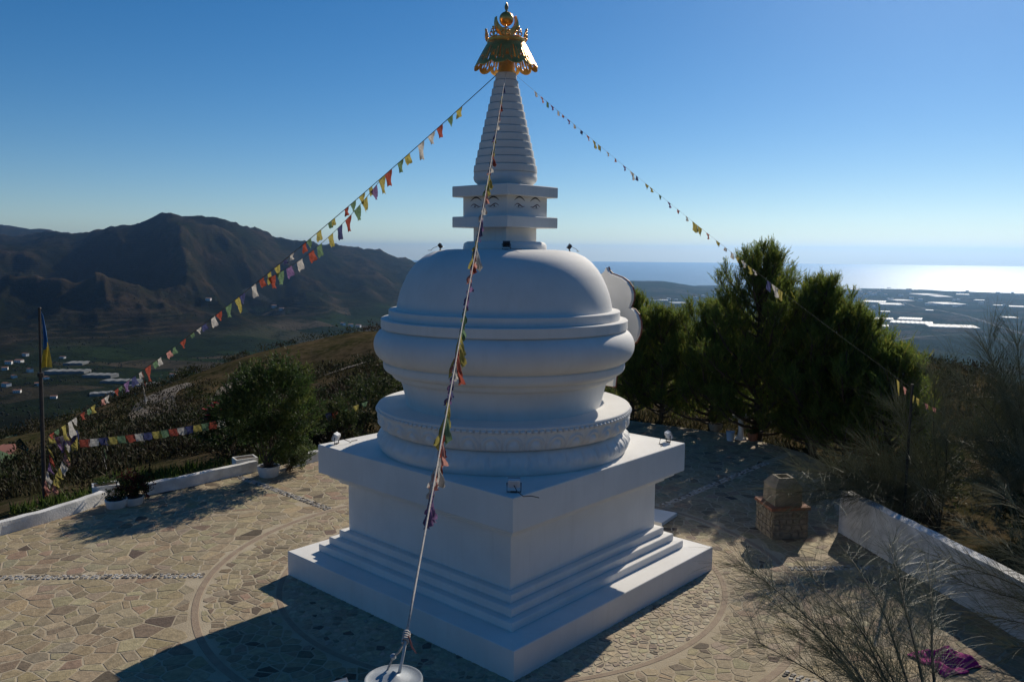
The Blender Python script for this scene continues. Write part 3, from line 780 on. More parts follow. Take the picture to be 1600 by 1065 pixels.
# pebble lines running out from the ring
lst = []
for a in RADIALS:
    c, s = math.cos(a), math.sin(a)
    for i in range(60):
        for j in (-1, 0, 1):
            r_, o_ = RING_B + 0.16 + i * 0.115 + rg.uniform(-.02, .02), j * 0.083 + rg.uniform(-.012, .012)
            x, y = c * r_ - s * o_, s * r_ + c * o_
            if not terr_inside(np.array([x]), np.array([y]))[0] or y < -9: continue
            k = rg.integers(5, 8); th = np.linspace(0, 2 * math.pi, k, endpoint=False) + rg.uniform(0, 1)
            P = np.column_stack([x + 0.052 * np.cos(th) * rg.uniform(.75, 1.1, k), y + 0.042 * np.sin(th) * rg.uniform(.75, 1.1, k)])
            lst.append((P, 0.01, None, 0.02))
def pebble_mesh():
    V, F, C, n = [], [], [], 0
    for P, a, pw, h in lst:
        v, f = stone_geo(P, rg, h)
        col = np.array([(0.55, 0.52, 0.47), (0.42, 0.39, 0.35), (0.13, 0.115, 0.10), (0.33, 0.28, 0.22)][rg.choice(4, p=[.45, .25, .15, .15])]) * rg.uniform(.85, 1.15)
        V.append(v); C.append(np.repeat(col[None], len(v), 0)); F += [[i + n for i in q] for q in f]; n += len(v)
    return make_mesh('pebble_lines', np.concatenate(V), F, M_STONE, cols=np.concatenate(C))
tag(link('pebble_lines', pebble_mesh(), terrace), 'straight lines of pale and dark pebbles radiating from the ring', kind='stuff')
def ring(name, r, w, z=0.012):
    mb = MB(); n = 180; v, f = [], []
    for q, zz in ((r - w, 0.001), (r - w + 0.01, z), (r + w - 0.01, z), (r + w, 0.001)):
        for k in range(n):
            t = 2 * math.pi * k / n; v.append((q * math.cos(t), q * math.sin(t), zz))
    for i in range(3):
        for k in range(n):
            k2 = (k + 1) % n; f.append((i * n + k, (i + 1) * n + k, (i + 1) * n + k2, i * n + k2))
    mb.add(v, f); return mb.build(name, M_BAND, terrace)
ring('paving_band', RING_A, 0.06, .007); ring('paving_band', RING_B, 0.075, .007)

# ------------------------------------------------------------------ walls, planters, burner
def wall_run(name, pts, w, h, z0, label, cat='wall', tilt=0.0, m=M_WALLW, seed=1):
    """a rendered masonry wall following a plan line, uneven top, soft arrises"""
    rg_ = np.random.default_rng(seed)
    P = [np.array(p, float) for p in pts]
    fine = [P[0]]
    for a, b in zip(P, P[1:]):
        k = max(1, int(np.linalg.norm(b - a) / 0.25))
        fine += [a + (b - a) * (i + 1) / k for i in range(k)]
    v, f = [], []
    prof = [(-.5, 0), (-.5, .93), (-.42, 1.0), (.42, 1.0), (.5, .93), (.5, 0)]
    for i, p in enumerate(fine):
        t = fine[min(i + 1, len(fine) - 1)] - fine[max(i - 1, 0)]; t /= np.linalg.norm(t); n = np.array([-t[1], t[0]])
        hh = (h[0] + (h[1] - h[0]) * i / (len(fine) - 1)) if isinstance(h, tuple) else h
        for s, q in prof:
            e = rg_.normal(0, 0.006)
            v.append((p[0] + n[0] * (s * w + e), p[1] + n[1] * (s * w + e), z0 + (hh - z0) * q + (rg_.normal(0, 0.006) if q > 0 else 0)))
    for i in range(len(fine) - 1):
        for k in range(5): f.append((i * 6 + k, i * 6 + k + 1, (i + 1) * 6 + k + 1, (i + 1) * 6 + k))
    f.append(tuple(range(5, -1, -1))); f.append(tuple((len(fine) - 1) * 6 + k for k in range(6)))
    f = [q[::-1] for q in f]
    o = link(name, make_mesh(name, v, f, m, 35))
    return tag(o, label, cat)
def G(u, v, z=0.0): return tuple(on_z(u, v, z)[:2])
wall_run('parapet_wall', [(-13.75, -8), (-13.7, -3), (-13.4, 0.8), G(0, 834), G(60, 818), G(118, 800), G(162, 784)], 0.26, 0.33, -0.8, 'low white parapet wall at the far left, curving along the terrace edge by the flagpole', seed=2)
wall_run('parapet_wall', [G(228, 772), G(290, 760), G(340, 748), G(400, 735)], 0.26, 0.34, -0.8, 'straight low white parapet wall between the round pots and the big bush', seed=3)
wall_run('parapet_wall', [G(455, 730), G(497, 718), G(540, 705), (-3.6, 13.6), (1.2, 16.6)], 0.26, 0.34, -0.8, 'short low white parapet wall running behind the stupa from the big bush', seed=4)
WALL_A, WALL_B = np.array(G(1310, 831)), np.array(G(1600, 1003))
wd = (WALL_B - WALL_A) / np.linalg.norm(WALL_B - WALL_A)
wn_ = np.array([-wd[1], wd[0]])
off = wn_ * 0.17 if wn_[0] > 0 else -wn_ * 0.17
wall_run('boundary_wall', [tuple(WALL_A + off), tuple(WALL_A + off + wd * 3), tuple(WALL_A + off + wd * 6.5), tuple(WALL_A + off + wd * 14)], 0.34, 1.12, -0.5, 'tall thick white wall on the right edge behind bare twigs', m=M_WALLW, seed=5)

def planter_box(name, u, v, w, d, h, label, rz=0.0, z=0.0, hw=0.05):
    p = on_z(u, v, z); t = empty(name, (p[0], p[1], z - 0.004), rz, label, 'planter')
    mb = MB()
    for sx in (-1, 1): mb.box((sx * (w - hw) / 2, 0, h / 2), (hw, d, h))
    for sy in (-1, 1): mb.box((0, sy * (d - hw) / 2, h / 2), (w - 2 * hw, hw, h))
    mb.box((0, 0, 0.03), (w - 2 * hw - .004, d - 2 * hw - .004, 0.06))
    mb.build('tub', M_WALLW, t)
    MB().box((0, 0, h * 0.5 + 0.02), (w - 2 * hw - .006, d - 2 * hw - .006, h * 0.8)).build('soil', mat('soil', (0.06, 0.042, 0.028), 0.95, var=.4, scale=20, bump=.6), t)
    return t
def round_pot(name, u, v, r, h, label, z=0.0, m=M_WALLW):
    p = on_z(u, v, z); t = empty(name, (p[0], p[1], 0.005), 0, label, 'pot')
    MB().lathe([(r * .82, 0), (r * .9, h * .3), (r, h * .92), (r, h), (r * .9, h), (r * .86, h * .6)], 28).build('tub', m, t, 40)
    MB().lathe([(r * .87, h * .5), (r * .87, h * .86), (r * .3, h * .9)], 20).build('soil', mat('soil', (0.06, 0.042, 0.028), 0.95, var=.4, scale=20, bump=.6), t, 40)
    return t
planter_box('square_planter', 166, 777, 0.72, 0.5, 0.42, 'square white planter in the gap of the parapet, beside the red-leaved plant', rz=0.5)
round_pot('round_pot', 182, 792, 0.30, 0.24, 'low round white pot holding small green plants in front of the square planter')
round_pot('round_pot', 208, 787, 0.30, 0.22, 'low round white pot under the red-leaved plant beside the parapet')
planter_box('white_box_planter', 383, 731, 0.72, 0.5, 0.38, 'white box planter behind the parapet, left of the big bush', rz=0.6, z=0.0)
bigpot = round_pot('round_pot', 420, 743, 0.36, 0.34, 'white round pot at the foot of the big oleander bush')

# stone incense burner
bp_ = on_z(1226, 838)
burner = empty('incense_burner', (bp_[0], bp_[1] + 0.3, 0.0), 0.12, 'stone incense burner with rubble base and open hipped top near the pines', 'incense burner')
M_RUB = mat('rubble_stone', (0.30, 0.25, 0.185), 0.9, color2=(0.18, 0.15, 0.11), scale=9, bump=0.9, bscale=14)
M_TERRA = mat('terracotta', (0.30, 0.13, 0.075), 0.85, var=.3, scale=12, bump=.3)
M_STUC = mat('tan_render', (0.31, 0.26, 0.19), 0.9, color2=(0.20, 0.165, 0.12), scale=4, bump=.4, bscale=30)
MB().box((0, 0, 0.38), (0.96, 0.96, 0.76)).build('burner_base', M_STUC, burner)
rg = np.random.default_rng(9)
bs = []
for side in range(4):
    zz = 0.03
    while zz < 0.70:
        hgt = rg.uniform(0.13, 0.2); xx = -0.47
        while xx < 0.40:
            wd_ = min(rg.uniform(0.16, 0.30), 0.47 - xx)
            M_ = Matrix.Rotation(side * math.pi / 2, 4, 'Z') @ Matrix.Translation((xx + wd_ / 2, -0.485, min(zz + hgt / 2, 0.66))) @ Matrix.Rotation(rg.normal(0, 0.12), 4, 'Y')
            MB().box((0, 0, 0), (wd_ * rg.uniform(.72, .92), 0.05, (min(hgt, 0.16) - 0.02) * rg.uniform(.75, 1.0)), taper=1.0, M=M_).build('rubble', M_RUB, burner)
            xx += wd_
        zz += hgt
MB().box((0, 0, 0.80), (1.06, 1.06, 0.075)).build('burner_ledge', M_TERRA, burner)
MB().box((0, 0, 1.07), (0.74, 0.74, 0.47), taper=0.97).build('burner_chamber', M_STUC, burner)
mb = MB()
o_, i_ = 0.38, 0.15
zt = [(o_, 1.30), (0.21, 1.53), (i_, 1.53), (i_, 1.31)]
v, f = [], []
for r_, z_ in zt:
    for k in range(4): v.append((r_ * (1, -1, -1, 1)[k], r_ * (1, 1, -1, -1)[k], z_))
for i in range(3):
    for k in range(4): f.append((i * 4 + k, i * 4 + (k + 1) % 4, (i + 1) * 4 + (k + 1) % 4, (i + 1) * 4 + k))
f.append((12, 13, 14, 15)); f.append((3, 2, 1, 0))
mb.add(v, f).build('burner_hood', M_STUC, burner)
MB().box((0, 0.375, 1.02), (0.30, 0.02, 0.28)).build('burner_mouth', mat('mouth_black', (0.01, 0.009, 0.008), 0.95), burner)  # mouth drawn as a flat black panel on the far side

# white slab beyond the stupa
q0, q1, q2, q3 = [on_z(*q) for q in ((1008, 797), (1058, 806), (1034, 822), (985, 812))]
mb = MB(); zs = 0.10
vv = [tuple(q[:2]) + (zs,) for q in (q0, q1, q2, q3)] + [tuple(q[:2]) + (0.005,) for q in (q0, q1, q2, q3)]
mb.add(vv, [(3, 2, 1, 0), (0, 1, 5, 4), (1, 2, 6, 5), (2, 3, 7, 6), (3, 0, 4, 7)])
tag(mb.build('offering_slab', M_WHITE), 'flat white slab lying beside the right foot of the stupa', 'slab')

# things under the pines
p = on_z(1157, 686)
bb = empty('pedestal_basin', (p[0], p[1], 0.0), 0, 'white pedestal with shallow basin under the pines', 'bird bath')
MB().lathe([(0.22, 0), (0.22, 0.06), (0.12, 0.12), (0.09, 0.5), (0.11, 0.72), (0.10, 0.8)], 20).build('pedestal', M_WALLW, bb, 40)
MB().lathe([(0.10, 0.79), (0.30, 0.88), (0.36, 0.97), (0.33, 0.97), (0.2, 0.90)], 24).build('basin', M_WALLW, bb, 40)
p = on_z(1141, 688)
bk = empty('bucket', (p[0], p[1], 0.005), 0, 'pale blue and white bucket on the ground under the pines', 'bucket')
MB().lathe([(0.13, 0), (0.17, 0.34), (0.18, 0.36), (0.165, 0.36), (0.12, 0.05)], 20).build('bucket_body', mat('pale_blue_plastic', (0.35, 0.48, 0.6), 0.45), bk, 40)
MB().tube([(0.175 * math.cos(R(a)), 0.02, 0.34 + 0.14 * math.sin(R(a))) for a in range(0, 181, 20)], 0.006, 5).build('handle', M_METAL, bk, 60)
round_pot('terracotta_pot', 1118, 672, 0.28, 0.28, 'wide grey round pot left of the white pedestal under the pines', m=M_STUC)
redpot = round_pot('terracotta_pot', 1176, 688, 0.20, 0.30, 'terracotta pot with red flowers right of the white pedestal', m=M_TERRA)
planter_box('white_box', 1382, 757, 0.55, 0.4, 0.36, 'small white box half hidden behind twigs beyond the white wall', rz=0.3, z=0.0)

# magenta cloth
def cloth():
    c = on_z(1478, 1034); rg_ = np.random.default_rng(4)
    n = 34; v, f = [], []
    for j in range(n):
        for i in range(n):
            s, t = i / (n - 1) * 2 - 1, j / (n - 1) * 2 - 1
            rr = 1 + 0.10 * math.sin(3 * math.atan2(t, s) + 1) + 0.06 * math.sin(7 * math.atan2(t, s))
            x, y = s * 0.46 * rr, t * 0.40 * rr
            hgt = 0.08 + 0.055 * math.sin(9 * x + 5 * y) + 0.035 * math.sin(14 * y - 6 * x + 1) + 0.12 * math.exp(-((x - .16) ** 2 + (y + .02) ** 2) / 0.05) - 0.20 * math.exp(-((x - .2) ** 2 + (y - .0) ** 2) / 0.012) * 0.6 + 0.02 * math.sin(31 * x + 11 * y)
            edge = max(abs(s), abs(t)); hgt = max(0.022, hgt * (1 - edge ** 6))
            v.append((x, y, hgt))
    for j in range(n - 1):
        for i in range(n - 1): f.append((j * n + i, j * n + i + 1, (j + 1) * n + i + 1, (j + 1) * n + i))
    o = link('crumpled_cloth', make_mesh('crumpled_cloth', v, f, mat('magenta_fabric', (0.45, 0.014, 0.23), 0.9, var=.3, scale=18), 180), loc=(c[0], c[1], 0.006), rot=(0, 0, 0.35))
    so = o.modifiers.new('thickness', 'SOLIDIFY'); so.thickness = 0.012; so.offset = -1
    return tag(o, 'crumpled magenta cloth lying on the paving at bottom right', 'cloth')
cloth()

# ------------------------------------------------------------------ floodlights
def floodlight(pos, rz, tilt, s, label, m=M_LAMPW, group=None, cable=True):
    t = empty('floodlight', pos, rz, label, 'floodlight', group)
    T = Matrix.Translation((0, 0, 0.17 * s)) @ Matrix.Rotation(tilt, 4, 'X')
    mb = MB(); mb.box((0, 0.03 * s, 0), (0.20 * s, 0.07 * s, 0.15 * s), M=T)
    for k in range(5): mb.box(((k - 2) * 0.034 * s, 0.075 * s, 0), (0.01 * s, 0.03 * s, 0.12 * s), M=T)
    mb.build('housing', m, t)
    MB().box((0, -0.018 * s, 0), (0.21 * s, 0.022 * s, 0.16 * s), M=T).build('bezel', M_METAL, t)
    MB().box((0, -0.032 * s, 0), (0.175 * s, 0.008 * s, 0.125 * s), M=T).build('lamp_glass', M_GLASS, t)
    mb = MB(); mb.tube([(-0.12 * s, 0.03 * s, 0.17 * s), (-0.12 * s, 0.03 * s, 0.01), (0.12 * s, 0.03 * s, 0.01), (0.12 * s, 0.03 * s, 0.17 * s)], 0.011 * s, 5)
    mb.box((0, 0.03 * s, 0.008), (0.12 * s, 0.07 * s, 0.016)); mb.build('bracket', M_DARKMET, t)
    if cable: MB().tube([(0, 0.1 * s, 0.14 * s), (-0.05 * s, 0.24 * s, 0.08 * s), (-0.16 * s, 0.30 * s, 0.012), (-0.30 * s, 0.27 * s, 0.010), (-0.42 * s, 0.36 * s, 0.010)], 0.008 * s, 5).build('cable', M_ROPED, t, 60)
    return t
pl = on_z(524, 693, 3.0); pr = on_z(1046, 690, 3.0); pn = on_z(803, 768, 3.0)
floodlight((pl[0], pl[1], 3.002), R(-100), R(-25), 1.0, 'floodlight on the left corner of the stupa cornice')
floodlight((pr[0], pr[1], 3.002), R(100), R(-25), 1.0, 'floodlight on the right corner of the stupa cornice')
floodlight((pn[0], pn[1], 3.002), R(180), R(-20), 1.05, 'white floodlight on the cornice corner nearest the camera')
for ang, lab in ((R(180), 'small floodlight on a curved arm at the left shoulder of the dome'), (R(0), 'small floodlight at the right shoulder of the dome'), (R(-88), 'small dark floodlight on top of the dome facing the camera')):
    r_ = 1.40 if abs(ang) < 1.5 or ang > 2 else 1.18
    floodlight((r_ * math.cos(ang), r_ * math.sin(ang), 7.31 if r_ > 1.3 else 7.345), ang - R(90), R(-35), 0.72, lab, m=M_DARKMET, cable=True)

# ------------------------------------------------------------------ vegetation
def unit(v): return v / (np.linalg.norm(v, axis=-1, keepdims=True) + 1e-9)
def rand_dirs(rg, n):
    v = rg.normal(size=(n, 3)); return unit(v)
M_PINE = mat('pine_needles', (0.03, 0.05, 0.012), 0.55, attr=True, trans=0.6, spec=0.3)
M_LEAF = mat('leaves', (0.05, 0.08, 0.03), 0.6, attr=True, trans=0.4, spec=0.25)
M_SCRUB = mat('scrub_leaves', (0.05, 0.06, 0.03), 0.75, attr=True, trans=0.25, spec=0.2)
M_BARK = mat('bark', (0.10, 0.075, 0.055), 0.95, color2=(0.055, 0.042, 0.033), scale=8, bump=0.8, bscale=20)
M_TWIG = mat('grey_green_twig', (0.20, 0.20, 0.115), 0.5, color2=(0.115, 0.12, 0.06), scale=3, spec=0.4)
M_STEM = mat('dark_twig_stem', (0.07, 0.058, 0.042), 0.85, color2=(0.04, 0.034, 0.026), scale=6)

def blades(base, axis, length, width, rg, col, k=1):
    """k thin pointed triangles per row: (verts, faces, cols)"""
    n = len(base)
    side = unit(np.cross(axis, rand_dirs(rg, n)))
    a, b = base - side * width[:, None] / 2, base + side * width[:, None] / 2
    c = base + axis * length[:, None]
    V = np.stack([a, b, c], 1).reshape(-1, 3)
    F = np.arange(3 * n).reshape(-1, 3)
    return V, F, np.repeat(col, 3, 0)

def leaves_quads(pos, d, length, width, rg, col):
    """pointed four-cornered leaves, slightly folded"""
    n = len(pos)
    side = unit(np.cross(d, rand_dirs(rg, n))); nor = np.cross(side, d)
    m = pos + d * length[:, None] * 0.45
    V = np.stack([pos, m + side * width[:, None] / 2 + nor * width[:, None] * .12, pos + d * length[:, None] - nor * length[:, None] * .06, m - side * width[:, None] / 2 + nor * width[:, None] * .12], 1).reshape(-1, 3)
    F = np.arange(4 * n).reshape(-1, 4)
    return V, F, np.repeat(col, 4, 0)

def pine(u, v, D_off, H, spread, label, seed, lean=(0, 0), loc=None, dens=1.0, group='pine trees round the terrace edge', bare=0.06):
    rg = np.random.default_rng(seed)
    if loc is None:
        p = on_z(u, v); loc = (p[0], p[1])
    zb = float(terrain(np.array([loc[0]]), np.array([loc[1]]))[0]) - 0.05
    t = empty('pine_tree', (loc[0], loc[1], zb), 0, label, 'pine tree', group)
    mb = MB()
    tp = [np.array([lean[0] * q * q + 0.06 * math.sin(5 * q + seed), lean[1] * q * q + 0.06 * math.cos(4 * q + seed), H * 0.96 * q]) for q in np.linspace(0, 1, 9)]
    mb.tube(tp, [0.16 * (H / 7) * (1 - 0.9 * q) + 0.01 for q in np.linspace(0, 1, 9)], 8)
    sp, sa = [], []
    nb = int(42 + H * 6)
    for i in range(nb):
        h = bare + (0.97 - bare) * (i + rg.uniform(0, 1)) / nb
        base = np.array([np.interp(h, np.linspace(0, 1, 9), [q[j] for q in tp]) for j in range(3)])
        az = i * 2.399 + rg.uniform(-.4, .4)
        L_ = spread * (min(1.0, 0.45 + h * 2.2) * (1 - h ** 1.6) ** 0.75 + 0.12) * rg.uniform(0.72, 1.12)
        el0 = R(rg.uniform(-5, 18) + 45 * h)
        pts = [base]; d = np.array([math.cos(az) * math.cos(el0), math.sin(az) * math.cos(el0), math.sin(el0)])
        ns = 7
        for q in range(ns):
            pts.append(pts[-1] + d * L_ / ns)
            d = unit(d + np.array([0, 0, 0.13]) + rg.normal(0, 0.05, 3))
        r0 = 0.018 + 0.022 * L_
        mb.tube(pts, list(np.linspace(r0, 0.008, ns + 1)), 5)
        # side branches
        nsb = int(6 + L_ * 5)
        for q in range(nsb):
            f_ = rg.uniform(0.25, 1.0); k = min(int(f_ * ns), ns - 1)
            b0 = pts[k] + (pts[k + 1] - pts[k]) * (f_ * ns - k)
            dd = unit(unit(pts[k + 1] - pts[k]) * 0.7 + rand_dirs(rg, 1)[0] * 0.75 + np.array([0, 0, 0.35]))
            l2 = L_ * rg.uniform(0.16, 0.36) * (1.15 - 0.5 * f_)
            p2 = [b0, b0 + dd * l2 * .5, b0 + unit(dd + np.array([0, 0, .35])) * l2]
            mb.tube(p2, [0.012, 0.009, 0.005], 3, cap=False)
            m_ = int((6 + l2 * 10) * dens)
            for w in range(m_):
                e = rg.uniform(0.15, 1.0)
                bp0 = p2[0] * (1 - e) + p2[2] * e + rg.normal(0, 0.03 + 0.06 * l2, 3)
                sp.append(bp0); sa.append(unit(dd * 0.55 + np.array([0, 0, 0.55]) + rand_dirs(rg, 1)[0] * 0.55))
        sp.append(pts[-1]); sa.append(d)
    sp, sa = np.array(sp), unit(np.array(sa))
    # each shoot: a brush of needles
    n = len(sp); K = 12
    ln = rg.uniform(0.16, 0.34, n) * (1 + 0.25 * (sp[:, 2] / H > 0.8))
    tone = rg.uniform(0.65, 1.35, n)
    warm = rg.uniform(0, 1, n) < 0.12
    base, ax, L2, W2, C = [], [], [], [], []
    c0 = np.where(warm[:, None], np.array([[0.25, 0.24, 0.05]]), np.array([[0.13, 0.175, 0.035]])) * tone[:, None]
    for j in range(K):
        e = (j + 0.5) / K
        off = unit(np.cross(sa, rand_dirs(rg, n)))
        dd = unit(sa * 0.95 + off * (0.62 - 0.25 * e))
        base.append(sp + sa * (ln * e)[:, None]); ax.append(dd); L2.append(rg.uniform(0.075, 0.125, n)); W2.append(np.full(n, 0.019)); C.append(c0)
    # stem of shoot as a thin blade
    V, F, CC = blades(np.concatenate(base), np.concatenate(ax), np.concatenate(L2), np.concatenate(W2), rg, np.concatenate(C))
    mb.build('trunk', M_BARK, t, 180)
    tag(link('crown', make_mesh('crown', V, F, M_PINE, cols=CC), t), None)
    return t

pine(0, 0, 0, 7.5, 3.3, 'tallest pine, its pointed top highest of the group right of the stupa', 21, loc=(9.9, 13.9), bare=.05)
pine(0, 0, 0, 6.45, 2.9, 'pine right of the tallest, with a broad top of upright shoots', 22, loc=(11.5, 12.2), bare=.05)
pine(0, 0, 0, 5.4, 2.6, 'pine behind the burner on the right flank of the group', 29, loc=(12.3, 11.0), bare=.04)
pine(0, 0, 0, 4.2, 2.4, 'rightmost and lowest pine of the group, next to the broom', 23, loc=(13.2, 9.6), bare=.03)
pine(0, 0, 0, 5.2, 3.0, 'rounded pine just left of the tallest one', 24, loc=(8.7, 16.2), bare=.05)
pine(0, 0, 0, 4.9, 2.5, 'low pine in the gap between the dome gable and the rounded pine', 25, loc=(6.9, 18.2), bare=.05)
pine(0, 0, 0, 5.6, 2.3, 'narrow pine partly hidden behind the lobed gable of the dome', 26, loc=(5.7, 19.4), bare=.05)
pine(0, 0, 0, 3.9, 2.2, 'small dense pine standing in front of the tallest one', 27, loc=(11.7, 13.4), bare=.03)

def leafy(name, parts, loc, label, cat, seed, n, ll, lw, pal, stems=8, up=0.4, m=None, flowers=None, group=None, stemr=0.02):
    """a leafy shrub: lobes (cx,cy,cz,rx,ry,rz) filled with leaves, stems from the foot"""
    rg = np.random.default_rng(seed)
    t = empty(name, loc, 0, label, cat, group)
    mb = MB(); tips = []
    vol = np.array([q[3] * q[4] * q[5] for q in parts]) ** 0.67; vol /= vol.sum()
    for i in range(stems):
        q = parts[rg.choice(len(parts), p=vol)]
        e = np.array(q[:3]) + rand_dirs(rg, 1)[0] * np.array(q[3:]) * rg.uniform(.3, .9)
        b = np.array([rg.normal(0, .07), rg.normal(0, .07), 0.0]); mdl = b * .4 + e * .6 + np.array([0, 0, -0.1 * e[2]]); mdl[:2] *= 0.75
        mb.tube([b, b * .6 + mdl * .4 + rg.normal(0, .03, 3), mdl, e], [stemr, stemr * .8, stemr * .55, stemr * .2], 5)
    P, Dn = [], []
    clump_n = max(1, n // 26)
    for k in range(clump_n):
        q = parts[rg.choice(len(parts), p=vol)]
        d = rand_dirs(rg, 1)[0]; rr = rg.uniform(0.25, 1.0) ** 0.42
        c = np.array(q[:3]) + d * np.array(q[3:]) * rr * rg.uniform(.85, 1.12)
        if c[2] < 0.05: c[2] = rg.uniform(.05, .3)
        dirc = unit(d + np.array([0, 0, up]) + rg.normal(0, .3, 3))
        m_ = 26
        al = rg.uniform(-.5, .5, m_)
        P.append(c + dirc * (al * ll * 3.2)[:, None] + rg.normal(0, ll * .28, (m_, 3)))
        Dn.append(unit(dirc * .9 + rand_dirs(rg, m_) * .85 + np.array([0, 0, .2])))
    P, Dn = np.concatenate(P), np.concatenate(Dn)
    pal = np.array(pal); cl = np.repeat(rg.choice(len(pal), len(P) // 26), 26)
    C = pal[cl] * rg.uniform(.7, 1.3, (len(P), 1))
    V, F, CC = leaves_quads(P, Dn, rg.uniform(.7, 1.25, len(P)) * ll, rg.uniform(.8, 1.2, len(P)) * lw, rg, C)
    mb.build('stems', M_BARK, t, 180)
    link('foliage', make_mesh('foliage', V, F, m or M_LEAF, cols=CC), t)
    for fp in (flowers or []):
        fb = MB()
        for k in range(7):
            a = 2 * math.pi * k / 7 + rg.uniform(0, .4); d = np.array([math.cos(a), math.sin(a), rg.uniform(-.1, .5)]); s = np.array([-math.sin(a), math.cos(a), 0])
            L_ = fp[3] * rg.uniform(.8, 1.15); o = np.zeros(3)
            fb.add([o, d * L_ * .5 + s * L_ * .22, d * L_, d * L_ * .5 - s * L_ * .22], [(0, 1, 2, 3)])
        fb.build('flower', mat('red_bracts', (0.42, 0.025, 0.02), 0.5, trans=.25), t, loc=fp[:3])
    return t

OL = [(0.042, 0.075, 0.02), (0.06, 0.095, 0.024), (0.03, 0.052, 0.015), (0.095, 0.12, 0.032), (0.048, 0.082, 0.03)]
bp0 = on_z(420, 743)
leafy('oleander_bush', [(0.15, 0, 2.3, 1.5, 1.3, 1.2), (-0.8, 0.2, 1.8, 0.95, 0.9, 0.9), (1.05, 0, 1.7, 0.75, .8, 0.9), (0.4, -.1, 1.1, .75, .7, .7), (0.6, .3, 3.05, 0.75, .7, 0.55), (-.3, .2, 2.9, .6, .6, .5)], (bp0[0], bp0[1], 0.25), 'big dark green oleander bush growing from the white pot', 'bush', 31, 23000, 0.13, 0.032, OL, stems=16, up=.7, stemr=.028)
leafy('small_oleander', [(0.1, -.1, .62, .55, .5, .42), (0.35, 0, .5, .4, .4, .35)], tuple(on_z(452, 735, 0.0)), 'small oleander with pale pointed leaves at the right foot of the big bush', 'bush', 32, 2400, 0.15, 0.03, [(0.10, 0.13, 0.06), (0.06, 0.09, 0.03), (0.14, 0.17, 0.09)], stems=10, up=.9)
pp = on_z(352, 722)
leafy('poinsettia_shrub', [(0, 0, 1.25, 1.0, .9, .85), (-.35, 0, 1.8, .6, .6, .5), (.5, .1, 1.5, .7, .7, .8)], (pp[0], pp[1] + .8, -.3), 'shrub with red bracts at the left of the big bush behind the parapet', 'shrub', 33, 4200, 0.14, 0.06, [(0.04, 0.07, 0.02), (0.06, 0.085, 0.025), (0.03, 0.045, 0.014)], stems=12,
      flowers=[(-.55, -.45, 2.2, .17), (-.35, -.5, 2.32, .17), (-.8, -.3, 2.05, .15), (-.6, -.6, 1.9, .16), (-.15, -.6, 2.1, .13), (-.75, -.5, 1.75, .13)])
p = on_z(207, 785)
leafy('red_leaved_plant', [(0, 0, .34, .48, .4, .3), (.25, 0, .3, .3, .3, .25)], (p[0], p[1], 0.16), 'low dark plant with small red leaves in the round pots by the square planter', 'plant', 34, 1900, 0.085, 0.04, [(0.03, 0.05, 0.016), (0.10, 0.018, 0.016), (0.045, 0.06, 0.02), (0.05, 0.02, 0.014)], stems=10)
p = on_z(182, 791)
leafy('trailing_plant', [(0, 0, .06, .26, .26, .09)], (p[0], p[1], 0.2), 'small green trailing plant filling the low round pot', 'plant', 35, 700, 0.05, 0.025, [(0.05, 0.08, 0.02), (0.035, 0.06, 0.018)], stems=4)
p = on_z(166, 776)
leafy('planter_greens', [(0, 0, .05, .28, .18, .06)], (p[0], p[1], 0.36), 'flat green plants inside the square white planter', 'plant', 36, 500, 0.05, 0.025, [(0.07, 0.11, 0.03), (0.05, 0.085, 0.02)], stems=4)
for (u, v, dy, s, lab, sd_) in ((532, 700, 4.5, 1.45, 'dark leafy shrub behind the parapet right of the big oleander', 37), (575, 690, 5.2, 1.7, 'tall leafy shrub showing at the left edge of the stupa drum', 38), (500, 708, 2.6, 1.0, 'low green shrub just behind the short parapet', 39), (610, 690, 4.0, 1.3, 'shrub close behind the lotus base on the left', 40)):
    p = on_z(u, v); q = p + np.array([0, dy, 0])
    zt_ = float(terrain(q[0:1], q[1:2])[0])
    leafy('garden_shrub', [(0, 0, 1.0 * s, .8 * s, .75 * s, .75 * s), (.4 * s, .1, .75 * s, .6 * s, .6 * s, .6 * s), (-.45 * s, .1, .7 * s, .55 * s, .6 * s, .55 * s), (.1, 0, 1.6 * s, .45 * s, .45 * s, .4 * s)], (q[0], q[1], zt_), lab, 'shrub', sd_, 5200, 0.11, 0.035, [(0.035, 0.055, 0.018), (0.055, 0.075, 0.024), (0.075, 0.085, 0.03), (0.028, 0.04, 0.014)], stems=14, group='shrubs behind the parapet')
rp_ = redpot.location
leafy('potted_flowers', [(0, 0, .12, .22, .22, .16)], (rp_[0], rp_[1], .27), 'small plant with red flowers in the terracotta pot under the pines', 'plant', 41, 500, .07, .035, [(0.04, .07, .02), (.06, .09, .03)], stems=5, flowers=[(0, -.15, .26, .07), (.12, -.1, .24, .07), (-.12, -.12, .22, .07)])

